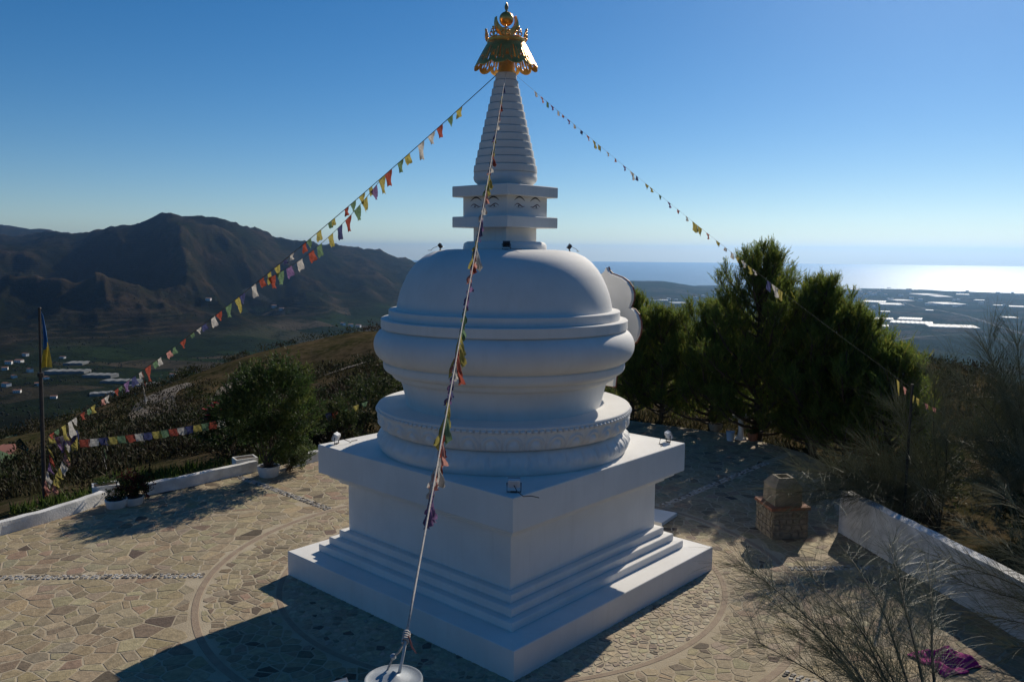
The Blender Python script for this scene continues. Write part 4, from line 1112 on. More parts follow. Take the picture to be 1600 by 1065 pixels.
for (x_, y_, s, lab, sd_) in ((13.6, 0.6, 1.25, 'green bush just behind the tall white wall', 42), (12.6, 5.6, 1.2, 'yellowish green bush between the broom and the pines', 43), (15.6, -1.8, 1.4, 'dark bush behind the wall near the right edge', 44), (16.2, 7.4, 1.9, 'big green bush behind the largest broom', 45), (11.6, 7.6, .9, 'low bush with orange tinged leaves near the rightmost pine', 46), (14.2, 2.6, 1.1, 'bush below the arching broom behind the wall', 47)):
    zt_ = float(terrain(np.array([x_]), np.array([y_]))[0])
    leafy('garden_shrub', [(0, 0, 1.0 * s, .95 * s, .9 * s, .75 * s), (.5 * s, .1, .75 * s, .7 * s, .7 * s, .6 * s), (-.55 * s, .1, .7 * s, .65 * s, .7 * s, .55 * s), (.1, 0, 1.5 * s, .5 * s, .5 * s, .4 * s)], (x_, y_, zt_), lab, 'shrub', sd_, 4600, 0.12, 0.04, [(0.03, 0.048, 0.015), (0.045, 0.065, 0.02), (0.07, 0.078, 0.022), (0.024, 0.036, 0.012)] if sd_ != 46 else [(.16, .07, .015), (.05, .06, .02), (.09, .06, .02)], stems=12, group='bushes beyond the right wall')

# bare broom shrubs: arching grey-green wands
def broom(loc, label, seed, stems, n_w, wl, twig_r=0.0045, group='broom shrubs along the right side'):
    """stems: list of polylines (main limbs, local coordinates); n_w wands per limb grow along them"""
    rg = np.random.default_rng(seed)
    t = empty('broom_shrub', loc, 0, label, 'shrub', group)
    mb = MB(); V, F, n = [], [], 0
    def wand(b, d, L_, r, depth):
        nonlocal n
        k = 5; pts = [b]; dd = d
        bend = rand_dirs(rg, 1)[0] * 0.05; bend[2] = -abs(rg.normal(0.045, 0.03))
        for i in range(k):
            pts.append(pts[-1] + dd * L_ / k); dd = unit(dd + bend + rg.normal(0, .022, 3))
        pts = np.array(pts)
        tg = unit(np.gradient(pts, axis=0)); a = unit(np.cross(tg, np.array([.31, .2, .93]))); bb = np.cross(tg, a)
        rad = np.linspace(r, r * .35, k + 1)[:, None]
        for j in range(3):
            q = 2 * math.pi * j / 3
            V.append(pts + rad * (math.cos(q) * a + math.sin(q) * bb))
        i = np.arange(k)
        for j in range(3):
            j2 = (j + 1) % 3
            F.append(np.stack([n + j * (k + 1) + i, n + j2 * (k + 1) + i, n + j2 * (k + 1) + i + 1, n + j * (k + 1) + i + 1], -1))
        n += 3 * (k + 1)
        if depth > 0:
            for q in range(rg.integers(2, 5)):
                f_ = rg.uniform(.12, .75); j = int(f_ * k)
                wand(pts[j], unit(unit(pts[j + 1] - pts[j]) + rand_dirs(rg, 1)[0] * .36), L_ * rg.uniform(.5, .95), r * .72, depth - 1)
    for limb in stems:
        P = np.array(limb, float)
        s = np.linspace(0, 1, 12); tt = np.linspace(0, 1, len(P))
        Q = np.stack([np.interp(s, tt, P[:, j]) for j in range(3)], -1)
        Q[1:-1] += rg.normal(0, .02, (10, 3))
        Q[1:-1] = (Q[:-2] + Q[2:] + 2 * Q[1:-1]) / 4
        Ltot = np.linalg.norm(np.diff(P, axis=0), axis=1).sum()
        mb.tube(Q, list(np.linspace(0.008 + 0.0045 * Ltot, 0.005, 12)), 6)
        for w in range(int(n_w * Ltot)):
            f_ = rg.uniform(.2, 1.0) ** .8; x = f_ * 11; j = min(int(x), 10)
            b = Q[j] + (Q[j + 1] - Q[j]) * (x - j)
            d = unit(unit(Q[j + 1] - Q[j]) * .8 + rand_dirs(rg, 1)[0] * .6 + np.array([0, 0, .12]))
            wand(b, d, wl * rg.uniform(.55, 1.2), twig_r * rg.uniform(.8, 1.2), 1)
    mb.build('limbs', M_STEM, t, 180)
    me = make_mesh('wands', np.concatenate(V), np.concatenate(F), M_TWIG, 180)
    link('wands', me, t)
    return t
def limbs_px(root, ends, seed, mid=.55, lift=.12):
    """main limbs from the root towards end points given as (u, v, y)"""
    rg = np.random.default_rng(seed); out = []
    for (u, v, y) in ends:
        e = on_y(u, v, y) - np.array(root)
        m = e * mid + np.array([rg.normal(0, .08), rg.normal(0, .08), lift * np.linalg.norm(e)])
        q = e * .25 + np.array([0, 0, lift * .8 * np.linalg.norm(e)])
        out.append([(0, 0, 0), tuple(q), tuple(m), tuple(e)])
    return out
ra = (5.9, -8.0, 0.0)
broom(ra, 'broom shrub in the bottom right foreground, its thin wands reaching over the paving', 51, limbs_px(ra, [(1190, 930, -4.2), (1260, 890, -3.8), (1320, 860, -3.4), (1390, 850, -3.2), (1240, 990, -5.0), (1180, 1000, -5.2), (1450, 880, -3.5), (1330, 950, -5), (1300, 1030, -5.6), (1160, 880, -3.9), (1290, 960, -4.6)], 1), 25, 0.8, 0.0036)
rb = (11.2, -4.6, -0.1)
broom(rb, 'broom shrub overhanging the tall white wall at the right picture edge', 52, limbs_px(rb, [(1490, 905, -2.5), (1500, 820, -1.8), (1560, 770, -2), (1590, 850, -3.5), (1530, 960, -4), (1600, 960, -5), (1440, 860, -1.6), (1580, 1010, -5.2)], 2), 22, 0.85, 0.0045)
rc_ = (11.9, 3.6, -0.3)
broom(rc_, 'tall broom shrub behind the wall, arching left towards the burner', 53, limbs_px(rc_, [(1350, 700, 3.0), (1300, 740, 2.0), (1400, 640, 3.4), (1460, 590, 3.6), (1360, 780, 1.6), (1480, 680, 2.2), (1270, 780, 1.5), (1440, 760, 1.6), (1410, 700, 2.5), (1225, 770, 1.3), (1250, 735, 1.8), (1330, 740, 2.2)], 3), 30, 1.1, 0.0050)
rd_ = (15.0, 4.4, -0.4)
broom(rd_, 'largest broom shrub at the right edge, rising above the plain', 54, limbs_px(rd_, [(1540, 540, 4.6), (1500, 590, 4), (1590, 530, 5), (1590, 620, 3.4), (1540, 680, 3), (1470, 640, 3.6), (1600, 720, 2.4), (1510, 750, 2.4), (1570, 600, 4.4), (1560, 780, 1.6), (1500, 690, 3.1)], 4), 28, 1.25, 0.0052)

# ------------------------------------------------------------------ hillside scrub and ground cover
def scrub():
    rg = np.random.default_rng(61)
    n = 9000
    r = np.exp(rg.uniform(math.log(17), math.log(190), n)); a = R(1) * np.where(rg.uniform(0, 1, n) < .8, rg.uniform(-48, 6, n), rg.uniform(6, 44, n))
    x, y = r * np.sin(a), r * np.cos(a) - 6
    ok = ~terr_inside(x, y) & (terr_dist(x, y) > 1.3) & (fbm(x / 9.0, y / 9.0, 3) > -0.12) & ~((y < 24) & (x > -6))
    x, y, r = x[ok], y[ok], r[ok]
    x, y, r = x[:2500], y[:2500], r[:2500]
    z = terrain(x, y)
    S = rg.uniform(.35, 1.05, len(x)) * (1 + r / 160)
    V, F, C, k0 = [], [], [], 0
    pal = np.array([(0.024, 0.028, 0.011), (0.018, 0.022, 0.009), (0.036, 0.035, 0.014), (0.040, 0.032, 0.018), (0.028, 0.021, 0.013), (0.028, 0.037, 0.011)])
    K = 80
    for i in range(len(x)):
        d = rand_dirs(rg, K); d[:, 2] = np.abs(d[:, 2])
        s = S[i]; c = np.array([x[i], y[i], z[i]])
        lob = rg.normal(0, .28, (5, 3)); lob[:, 2] = np.abs(lob[:, 2]) * .6
        P = c + (d * rg.uniform(.35, .75, (K, 1)) + lob[rg.integers(0, 5, K)]) * s * np.array([1, 1, .9])
        dn = unit(d + np.array([0, 0, .5]) + rg.normal(0, .4, (K, 3)))
        L_ = rg.uniform(.11, .22, K) * s ** .6 * (1 + r[i] / 250)
        v, f, cc = leaves_quads(P, dn, L_, L_ * .42, rg, pal[rg.integers(0, 6)] * rg.uniform(.6, 1.35, (K, 1)))
        V.append(v); F.append(f + k0); C.append(cc); k0 += len(v)
    me = make_mesh('hillside_scrub', np.concatenate(V), np.concatenate(F), M_SCRUB, cols=np.concatenate(C))
    return tag(link('hillside_scrub', me), 'low dry scrub covering the slope below the terrace', 'scrub', kind='stuff')
scrub()
def succulents():
    rg = np.random.default_rng(62)
    n = 16000
    x, y = rg.uniform(-19, -2, n), rg.uniform(0, 20, n)
    d = terr_dist(x, y)
    ok = ~terr_inside(x, y) & (d > .3) & (d < 2.2 + 1.2 * fbm(x / 3, y / 3, 2)) & (y > 4.5) & (x < -5.2)
    x, y = x[ok][:6500], y[ok][:6500]
    z = terrain(x, y)
    n = len(x); B = np.stack([x, y, z], -1)
    K = 4
    base = np.repeat(B, K, 0) + rg.normal(0, .03, (n * K, 3)); ax = unit(np.array([0, 0, 1.0]) + rg.normal(0, .38, (n * K, 3)))
    col = np.array([(0.07, 0.115, 0.022), (0.05, 0.085, 0.018), (0.10, 0.13, 0.03)])[rg.integers(0, 3, n * K)] * rg.uniform(.7, 1.2, (n * K, 1))
    V, F, C = leaves_quads(base, ax, rg.uniform(.22, .48, n * K), rg.uniform(.03, .055, n * K), rg, col)
    me = make_mesh('succulent_cover', V, F, M_LEAF, cols=C)
    return tag(link('succulent_cover', me), 'bright green upright succulents growing behind the parapet', 'ground cover', kind='stuff')
succulents()
def dry_grass():
    rg = np.random.default_rng(63)
    n = 60000
    r = np.exp(rg.uniform(math.log(14), math.log(70), n)); a = R(1) * rg.uniform(-50, 46, n)
    x, y = r * np.sin(a), r * np.cos(a) - 4
    ok = ~terr_inside(x, y) & (terr_dist(x, y) > .4) & (fbm(x / 6 + 5, y / 6, 3) > -.1)
    x, y, r = x[ok][:26000], y[ok][:26000], r[ok][:26000]
    z = terrain(x, y); B = np.stack([x, y, z], -1); n = len(x)
    ax = unit(np.array([0, 0, 1.0]) + rg.normal(0, .35, (n, 3)))
    col = np.array([(0.09, 0.07, 0.037), (0.06, 0.054, 0.024), (0.045, 0.048, 0.019)])[rg.integers(0, 3, n)] * rg.uniform(.7, 1.2, (n, 1))
    V, F, C = blades(B, ax, rg.uniform(.2, .5, n) * (1 + r / 80), rg.uniform(.02, .05, n) * (1 + r / 60), rg, col)
    return tag(link('dry_grass', make_mesh('dry_grass', V, F, M_SCRUB, cols=C)), 'dry grass on the slope round the terrace', 'grass', kind='stuff')
dry_grass()
def far_trees():
    rg = np.random.default_rng(64)
    n = 26000
    D = np.exp(rg.uniform(math.log(420), math.log(5000), n)); a = R(1) * rg.uniform(-36, 36, n)
    x, y = D * np.sin(a), D * np.cos(a)
    ok = (fbm(x / 170.0, y / 170.0, 4) > rg.uniform(-.15, .25, n))
    x, y, D = x[ok][:8000], y[ok][:8000], D[ok][:8000]
    z = terrain(x, y)
    o8 = np.array([(1, 0, 0), (.31, .95, 0), (-.81, .59, 0), (-.81, -.59, 0), (.31, -.95, 0), (0, 0, 1.0), (0, 0, -.6)], float)
    f8 = np.array([(0, 1, 5), (1, 2, 5), (2, 3, 5), (3, 4, 5), (4, 0, 5), (1, 0, 6), (2, 1, 6), (3, 2, 6), (4, 3, 6), (0, 4, 6)])
    n = len(x); s = rg.uniform(0.9, 2.3, n) * (1 + D / 9000)
    V = o8[None] * rg.uniform(.65, 1.35, (n, 7, 1)) * s[:, None, None]; V[:, :, 2] *= .9
    V += np.stack([x, y, z + s * .5], -1)[:, None]
    F = f8[None] + (np.arange(n) * 7)[:, None, None]
    col = np.array([(0.012, 0.016, 0.007), (0.018, 0.021, 0.009), (0.009, 0.012, 0.005)])[rg.integers(0, 3, n)]
    me = make_mesh('distant_trees', V.reshape(-1, 3), F.reshape(-1, 3), M_SCRUB, 180, cols=np.repeat(col, 7, 0))
    return tag(link('distant_trees', me), 'far off trees and orchards dotted over valley and slopes', 'trees', kind='stuff')
far_trees()

# ------------------------------------------------------------------ prayer flags
FC = {'y': (0.42, 0.36, 0.11), 'g': (0.15, 0.24, 0.14), 'r': (0.34, 0.085, 0.06), 'w': (0.56, 0.53, 0.49), 'b': (0.07, 0.08, 0.18), 'p': (0.55, 0.28, 0.24), 'v': (0.22, 0.14, 0.28)}
FM = {k: mat('flag_cloth_' + n_, FC[k], 0.9, var=0.4, scale=22, trans=0.45, spec=0.1) for k, n_ in (('y', 'yellow'), ('g', 'green'), ('r', 'red'), ('w', 'white'), ('b', 'blue'), ('p', 'faded_pink'), ('v', 'violet'))}
frg = np.random.default_rng(71)
def flag_mesh(t, w, h, key, wind=(0.15, 0.1), pinch=None, wave=0.04):
    t = unit(np.array(t, float)); n = 6; v, f = [], []
    dn = unit(np.array([wind[0], wind[1], -1.0])); nr = unit(np.cross(t, dn) + 1e-6)
    pinch = frg.uniform(0.25, 0.95) if pinch is None else pinch
    sl = frg.uniform(-.35, .35); ph = frg.uniform(0, 6); skew = frg.uniform(-.15, .15)
    for j in range(n):
        q = j / (n - 1)
        for i in range(n):
            s = i / (n - 1)
            ww = 1 - (1 - pinch) * q
            x = (0.5 + (s - 0.5) * ww + sl * q * .5) * w
            hh = h * q * (1 - .18 * abs(s - .5 + skew) * q) * (1 + .06 * math.sin(9 * s + ph))
            o = wave * math.sin(5 * s + 4 * q + ph) * (0.25 + q) + .5 * wave * math.sin(11 * s - 3 * q + ph)
            p = t * x + dn * hh + nr * o
            v.append(p)
    for j in range(n - 1):
        for i in range(n - 1): f.append((j * n + i, j * n + i + 1, (j + 1) * n + i + 1, (j + 1) * n + i))
    return make_mesh('flag', v, f, FM[key], 180)
def curve_pts(a, b, sag, n=48):
    a, b = np.array(a, float), np.array(b, float); t = np.linspace(0, 1, n)
    return a + (b - a) * t[:, None] - np.array([0, 0, 1.0]) * (4 * sag * t * (1 - t))[:, None]
def flag_string(label, P, flags, rad=0.006, m=M_ROPED, wind=(0.15, 0.1), **kw):
    """flags: list of (position 0..1 along, colour key, width, height[, pinch])"""
    t = empty('prayer_flag_string', P[0], 0, label, 'prayer flags', 'prayer flag strings')
    MB().tube(list(P - P[0]), rad, 5).build('cord', m, t, 180)
    L_ = np.concatenate([[0], np.cumsum(np.linalg.norm(np.diff(P, axis=0), axis=1))])
    for fl in flags:
        s, key, w, h = fl[:4]
        pos = np.array([np.interp(s * L_[-1], L_, P[:, j]) for j in range(3)])
        p2 = np.array([np.interp(min(s * L_[-1] + .1, L_[-1]), L_, P[:, j]) for j in range(3)])
        p1 = np.array([np.interp(max(s * L_[-1] - .1, 0), L_, P[:, j]) for j in range(3)])
        wd2 = wind if wind is not None else (frg.uniform(-.3, .22), frg.uniform(-.2, .2))
        link('flag', flag_mesh(p2 - p1, w, h, key, wd2, fl[4] if len(fl) > 4 else None, **kw), t, pos - P[0])
    return t
# flagpole
fp = on_y(65, 700, 6.4); fpz = float(terrain(fp[0:1], fp[1:2])[0])
top = on_y(61.5, 482, 6.4); mid = on_y(63.5, 585, 6.4)
pole = empty('flagpole', (fp[0], fp[1], fpz), 0, 'tall dark flagpole beyond the low wall at the left', 'flagpole')
MB().tube([(0, 0, -.2), (mid[0] - fp[0], 0, mid[2] - fpz)], 0.058, 10).build('lower_pole', M_DARKMET, pole, 60)
MB().tube([(mid[0] - fp[0], 0, mid[2] - fpz - .02), (top[0] - fp[0], 0, top[2] - fpz)], 0.036, 10).build('upper_pole', M_DARKMET, pole, 60)
MB().lathe([(0.085, -.07), (0.09, -.06), (0.09, .06), (0.06, .07)], 12, M=Matrix.Translation((mid[0] - fp[0], 0, mid[2] - fpz))).build('pole_collar', M_DARKMET, pole, 40)
MB().lathe([(0.0, .05), (0.04, .04), (0.05, 0), (0.03, -.03)][::-1], 12, M=Matrix.Translation((top[0] - fp[0], 0, top[2] - fpz))).build('pole_cap', M_DARKMET, pole, 40)
def hanging_flag():
    n, m_ = 9, 26; v, f, mi = [], [], []
    H_, z_top = 1.72, top[2] - .08
    for j in range(m_):
        q = j / (m_ - 1)
        for i in range(n):
            s = i / (n - 1)
            w = 0.04 + 0.20 * q ** .8
            x = s * w + .05 * q * math.sin(4 * q); y = .07 * math.sin(9 * s + 5 * q) * (.3 + q)
            v.append((x, y, -H_ * q * (1 - .12 * s * (1 - s)) - .08 * s * (1 - q)))
    for j in range(m_ - 1):
        for i in range(n - 1):
            f.append((j * n + i, j * n + i + 1, (j + 1) * n + i + 1, (j + 1) * n + i)); mi.append(0 if (j / (m_ - 1) + .22 * (i / n - .5)) < .58 else 1)
    me = make_mesh('hanging_flag', v, f, mat('flag_blue', (0.015, 0.10, 0.26), .8, trans=.35, var=.2, scale=6), 180)
    me.materials.append(mat('flag_yellow', (0.42, 0.33, 0.05), .8, trans=.35, var=.2, scale=6))
    me.polygons.foreach_set('material_index', mi)
    o = link('hanging_flag', me, loc=(top[0] + .045, top[1], z_top))
    return tag(o, 'limp blue and yellow flag hanging from the top of the flagpole', 'flag')
hanging_flag()

S_L, S_R, S_F = np.array([-.20, -.05, 11.07]), np.array([.20, -.05, 11.07]), np.array([0.0, -.22, 11.07])
P_END = on_y(72, 682, 6.3)
P1 = curve_pts(S_L, P_END, 0.38)
seq = 'ygrpvygrwbygrwvywrpgyrwbyg'
fl = []
k = 0
for s in np.arange(0.055, 0.985, 0.0178):
    key = 'ygrwb'[k % 5]
    if frg.uniform() < .22: key = 'pvwyg'[frg.integers(0, 5)]
    big = frg.uniform(.75, 1.2)
    fl.append((s + frg.uniform(-.006, .006), key, 0.19 * big, (0.23 if frg.uniform() < .7 else .36) * big * frg.uniform(.65, 1.2))); k += 1
flag_string('long prayer flag string from the spire down to the flagpole at the left', P1, fl, 0.009)
def on_P1(s): return P1[int(round(s * (len(P1) - 1)))]
a_, b_ = on_P1(.19), on_P1(.455)
P2 = curve_pts(a_, b_, 0.36, 30)
flag_string('short slack prayer flag string looping below the long left one', P2, [(0.05 + .075 * i + frg.uniform(-.01, .01), 'vygrbygrwvgr'[i], .22, .27 * frg.uniform(.85, 1.2)) for i in range(12)], 0.006)
# string from pole to the bush
a_, b_ = on_y(76, 690, 6.3), on_y(345, 656, 9.3)
P3 = curve_pts(a_, b_, 0.10, 24)
flag_string('level prayer flag string between the flagpole and the big bush', P3, [(.16 + .0505 * i, 'rwbygrwbygrwbygrw'[i], .30, .26, .95) for i in range(17)], 0.005, wave=.02)
a_, b_ = on_y(70, 684, 6.3), on_y(112, 675, 6.5)
flag_string('tangle of faded prayer flags round the flagpole', curve_pts(a_, b_, 0.05, 12), [(.1, 'y', .35, .2, .9), (.35, 'v', .3, .5), (.5, 'w', .28, .55), (.7, 'v', .3, .35), (.85, 'y', .25, .6), (.95, 'b', .22, .3)], 0.006, wave=.07)
for (u0, v0, u1, v1, cols, lab) in ((72, 690, 74, 782, 'yrvwprr', 'strip of prayer flags hanging straight down the flagpole'), (100, 690, 84, 770, 'ypwyyp', 'loose strip of pale prayer flags dangling beside the flagpole')):
    P = curve_pts(on_y(u0, v0, 6.25), on_y(u1, v1, 6.25), 0.0, 14) + np.stack([0.08 * np.sin(np.linspace(0, 6, 14)), 0 * np.ones(14), 0 * np.ones(14)], -1)
    flag_string(lab, P, [(.04 + .155 * i, c, .25, .30) for i, c in enumerate(cols)], 0.005, wave=.07, wind=(.5, .2))
for (u0, v0, L_, yy, key, lab) in ((150, 688, .95, 7.2, 'wgw', 'thin streamer hanging from the level flag string over the slope'), (222, 598, .85, 5.0, 'rww', 'thin streamer hanging from the long left flag string')):
    a_ = on_y(u0, v0, yy)
    if u0 == 222:
        j = int(np.argmin([abs((800 + FPX * (q[0] - CAM[0]) / (q[1] - CAM[1])) - 222) for q in P1])); a_ = P1[j]
    else:
        j = int(np.argmin([abs((800 + FPX * (q[0] - CAM[0]) / (q[1] - CAM[1])) - u0) for q in P3])); a_ = P3[j]
    P = np.array([a_ + np.array([-.05 * q * math.sin(5 * q) - (.12 * q if u0 == 150 else 0), 0, -L_ * q]) for q in np.linspace(0, 1, 8)])
    flag_string(lab, P, [(.02, key[0], .09, .38, .8), (.35, key[1], .08, .35, .8), (.68, key[2], .08, .32, .7)], 0.003, wave=.03)
a_, b_ = on_y(498, 648, 13.4), on_y(585, 622, 14.2)
flag_string('short string of blue, red and yellow flags behind the oleander', curve_pts(a_, b_, .06, 14), [(.1, 'b', .3, .32), (.2, 'r', .3, .36), (.4, 'g', .25, .25), (.58, 'y', .28, .28), (.76, 'g', .25, .2)], 0.005)
# front string, its flags wound round the rope
post_c = at_dist(615, 1060, 3.2)
KN = at_dist(633.5, 1000, 3.24)
PF = curve_pts(S_F, KN, 0.06, 60)
def proj_v(q):
    d = q - CAM; fy = d[1] * math.cos(PITCH) + d[2] * math.sin(PITCH)
    return 532.5 - FPX * (-d[1] * math.sin(PITCH) + d[2] * math.cos(PITCH)) / fy, 800 + FPX * d[0] / fy
_lf = np.concatenate([[0], np.cumsum(np.linalg.norm(np.diff(PF, axis=0), axis=1))]); _lf /= _lf[-1]
_vf = np.array([proj_v(q)[0] for q in PF])
fl = []
for v_, key, size in ((135, 'b', .8), (150, 'y', .8), (162, 'r', .8), (172, 'r', 1.1), (182, 'w', .7), (190, 'w', .8), (198, 'w', .7), (207, 'v', .9), (215, 'y', .8), (224, 'y', 1.1), (232, 'g', .7), (240, 'r', 1.1), (248, 'w', .7), (256, 'w', .7), (264, 'p', .6), (272, 'y', 1.1), (280, 'y', 1.1), (288, 'g', .9), (298, 'p', .9), (308, 'p', .9), (318, 'w', .7), (327, 'w', .7), (338, 'v', .9), (348, 'b', .9), (358, 'b', .8),
                      (372, 'y', 1.1), (378, 'y', 1.4), (384, 'w', 1.3), (388, 'b', 1.4), (392, 'w', 1.2), (400, 'p', .7), (410, 'r', .7), (420, 'p', .8), (440, 'v', .6), (455, 'v', .7), (470, 'v', .6), (482, 'g', .8), (495, 'g', .9), (508, 'g', .9), (520, 'y', 1.2), (527, 'y', 1.7), (533, 'y', 1.5), (546, 'r', 1.1), (553, 'r', 1.6), (560, 'p', 1.0), (568, 'w', .9), (578, 'w', .9), (590, 'v', .7), (600, 'b', .8), (612, 'v', .7),
                      (626, 'y', 1.3), (634, 'y', 1.0), (642, 'g', 1.8), (650, 'y', 2.0), (680, 'r', 1.4), (692, 'p', 1.0), (702, 'r', 1.2), (716, 'w', 1.1), (728, 'w', 1.0), (740, 'p', .9), (752, 'w', .8), (766, 'v', 1.3), (774, 'b', 1.2), (782, 'v', 1.1), (790, 'v', .8)):
    D_ = 0.075 * size * (1.0 if v_ < 400 else 0.92 if v_ < 560 else 0.75)
    fl.append((float(np.interp(v_, _vf, _lf)), key, D_ * frg.uniform(.8, 1.2), D_ * 2.1 * frg.uniform(.7, 1.25), frg.uniform(.15, .5)))
flag_string('prayer flag rope with furled flags running from the spire to the foreground post', PF, fl, 0.0055, M_ROPE, wind=None, wave=.018)
lam = KN - PF[-2]
# right string
E_R = on_y(1424, 606, 2.6)
PR = curve_pts(S_R, E_R, 0.15, 48)
_lf = np.concatenate([[0], np.cumsum(np.linalg.norm(np.diff(PR, axis=0), axis=1))]); _lf /= _lf[-1]
_uf = np.array([proj_v(q)[1] for q in PR])
fl = []
for u_, key, size in ((832, 'w', .8), (842, 'p', .7), (850, 'g', .9), (858, 'v', .7), (867, 'w', .7), (875, 'p', .6), (884, 'v', .7), (893, 'w', .6), (904, 'b', .7), (914, 'p', .6), (924, 'y', 1.0), (931, 'y', .9), (946, 'w', .7), (958, 'p', .6), (972, 'v', .7), (983, 'w', 1.1), (991, 'b', .9), (1006, 'y', .9), (1014, 'y', .7), (1028, 'g', .7), (1042, 'v', .7), (1056, 'p', .6), (1070, 'w', .7), (1080, 'y', 1.5), (1088, 'y', 1.3), (1103, 'p', .8), (1117, 'y', 1.0), (1130, 'w', .8), (1140, 'w', 1.0), (1149, 'y', .9), (1158, 'w', 1.0), (1168, 'y', 1.2), (1176, 'w', .8), (1196, 'b', 1.6), (1206, 'w', 1.6), (1214, 'y', 1.9)):
    fl.append((float(np.interp(u_, _uf, _lf)), key, .11 * size * frg.uniform(.8, 1.2), .15 * size * frg.uniform(.8, 1.2), frg.uniform(.3, .7)))
flag_string('prayer flag string from the spire down to the right into the pines', PR, fl, 0.0024, mat('pale_cord', (.30, .27, .23), .9))
ep = empty('flag_post', (E_R[0], E_R[1], float(terrain(E_R[0:1], E_R[1:2])[0])), 0, 'thin wooden post holding the right flag string among the broom', 'post')
MB().tube([(0, 0, -.1), (0.02, 0, E_R[2] - ep.location[2] + .1)], 0.035, 8).build('post_shaft', M_STEM, ep, 60)
P = curve_pts(on_y(1398, 588, 2.7), on_y(1470, 640, 2.4), .12, 16)
flag_string('few faded yellow and pink flags dangling among the broom at the right', P, [(.05, 'y', .10, .42, .5), (.22, 'p', .12, .2), (.4, 'y', .12, .26, .4), (.52, 'y', .11, .2), (.7, 'p', .10, .14), (.85, 'p', .10, .14)], 0.005)

# foreground post with conical cap, knot and lamp
post = empty('steel_post', (post_c[0], post_c[1], 0.0), 0, 'steel post with flat conical cap at the bottom edge, the flag rope tied to it', 'post')
pz = post_c[2]
MB().tube([(0, 0, 0), (0, 0, pz - .03)], 0.045, 16).build('post_shaft', M_METAL, post, 60)
MB().lathe([(0.16, 0.0), (0.16, 0.02), (0.045, 0.03)], 24).build('base_plate', M_METAL, post, 40)
M_CAPW = mat('weathered_white_metal', (0.34, 0.37, 0.39), 0.55, 0.1, color2=(0.25, 0.28, 0.30), scale=11, bump=.1, bscale=25)
r_ = 0.118
MB().lathe([(r_ * .97, -.035), (r_ * 1.0, -.03), (r_, -.004), (r_ * .985, 0.002), (r_ * .93, 0.003), (r_ * .90, 0.0), (r_ * .55, .007), (r_ * .20, .017), (r_ * .12, .021), (r_ * .03, .034), (0.001, .036)], 64, M=Matrix.Translation((0, 0, pz))).build('conical_cap', M_CAPW, post, 50)
mb = MB()
kn = KN - np.array([post_c[0], post_c[1], 0])
tdir = unit(PF[-3] - KN)
A_ = unit(np.cross(tdir, [1, 0, 0])); B_ = np.cross(tdir, A_)
hel = [kn + tdir * (.045 - .055 * q / 40) + (A_ * math.cos(2 * math.pi * q / 9) + B_ * math.sin(2 * math.pi * q / 9)) * .0125 for q in range(40)]
mb.tube(hel, .0055, 6); mb.build('rope_knot', M_ROPE, post, 180)
mb = MB(); c_ = np.array([0.012, 0.02, pz - .02])
mb.tube([kn, kn * .6 + c_ * .4 + np.array([0.003, 0, 0]), c_], [.0075, .0055, .009], 7); mb.build('rope_tail', mat('white_tape', (.62, .6, .58), .8), post, 180)
mb = MB(); mb.tube([kn + np.array([-.006, 0, -.01]), kn + np.array([-.03, .02, -.06]), kn + np.array([-.055, .03, -.085]), np.array([-.05, .05, pz - .03])], .0045, 6); mb.build('rope_tail', M_ROPE, post, 180)
MB().lathe([(0.011, -.009), (0.014, 0), (0.011, .009)], 10, M=Matrix.Translation(Vector(kn + np.array([-.055, .03, -.085]))) @ Matrix.Rotation(1.2, 4, 'Y')).build('thimble', M_METAL, post, 60)
mb = MB(); mb.tube([kn + np.array([.012, 0, .02]), kn + np.array([.022, 0, -.01]), kn + np.array([.028, .0, -.03]), kn + np.array([.045, .0, -.055])], [.003, .004, .0035, .0015], 5); mb.build('frayed_end', mat('faded_red_cloth', (.35, .12, .10), .9), post, 180)
lp_ = at_dist(522, 1062, 3.15)
floodlight((lp_[0], lp_[1], lp_[2] - .17), R(35), R(-50), 0.62, 'floodlight with white rim fixed to the foreground post, bottom edge', m=M_LAMPW, cable=False)
MB().tube([(0, 0, pz - .30), (lp_[0] - post_c[0], lp_[1] - post_c[1], lp_[2] - .165)], .012, 8).build('lamp_arm', M_METAL, post, 60)

# ------------------------------------------------------------------ lawn, court and tracks on the slope
def patch(name, px, z, m, label):
    pts = [drop(*q) for q in px]; c = np.mean(pts, 0); v, f = [], []
    n, k = len(pts), 8
    for j in range(k + 1):
        for p_ in pts: q = c + (p_ - c) * (j / k); v.append((q[0], q[1], float(terrain(q[0:1], q[1:2])[0]) + z))
    for j in range(k):
        for i in range(n): f.append((j * n + i, (j + 1) * n + i, (j + 1) * n + (i + 1) % n, j * n + (i + 1) % n)[::-1])
    o = link(name, make_mesh(name, v, f, m, 180)); me = o.data
    if sum(p.normal.z for p in me.polygons) < 0: me.flip_normals()
    return tag(o, label, kind='structure')
patch('lawn', [(-25, 690), (10, 682), (32, 690), (46, 706), (36, 724), (0, 748), (-30, 750)], .25, mat('lawn_grass', (0.06, 0.12, 0.02), .9, var=.35, scale=.8), 'small green lawn down the slope at the left edge')
patch('clay_court', [(-20, 712), (5, 702), (24, 701), (27, 709), (18, 717), (-15, 730)], .40, mat('red_clay', (0.33, 0.11, 0.07), .95, var=.2, scale=.6), 'red clay patch on the lawn')
M_TRACK = mat('track_earth', (0.15, 0.115, 0.08), .95, color2=(0.105, 0.08, 0.055), scale=.5, bump=.3, bscale=3)
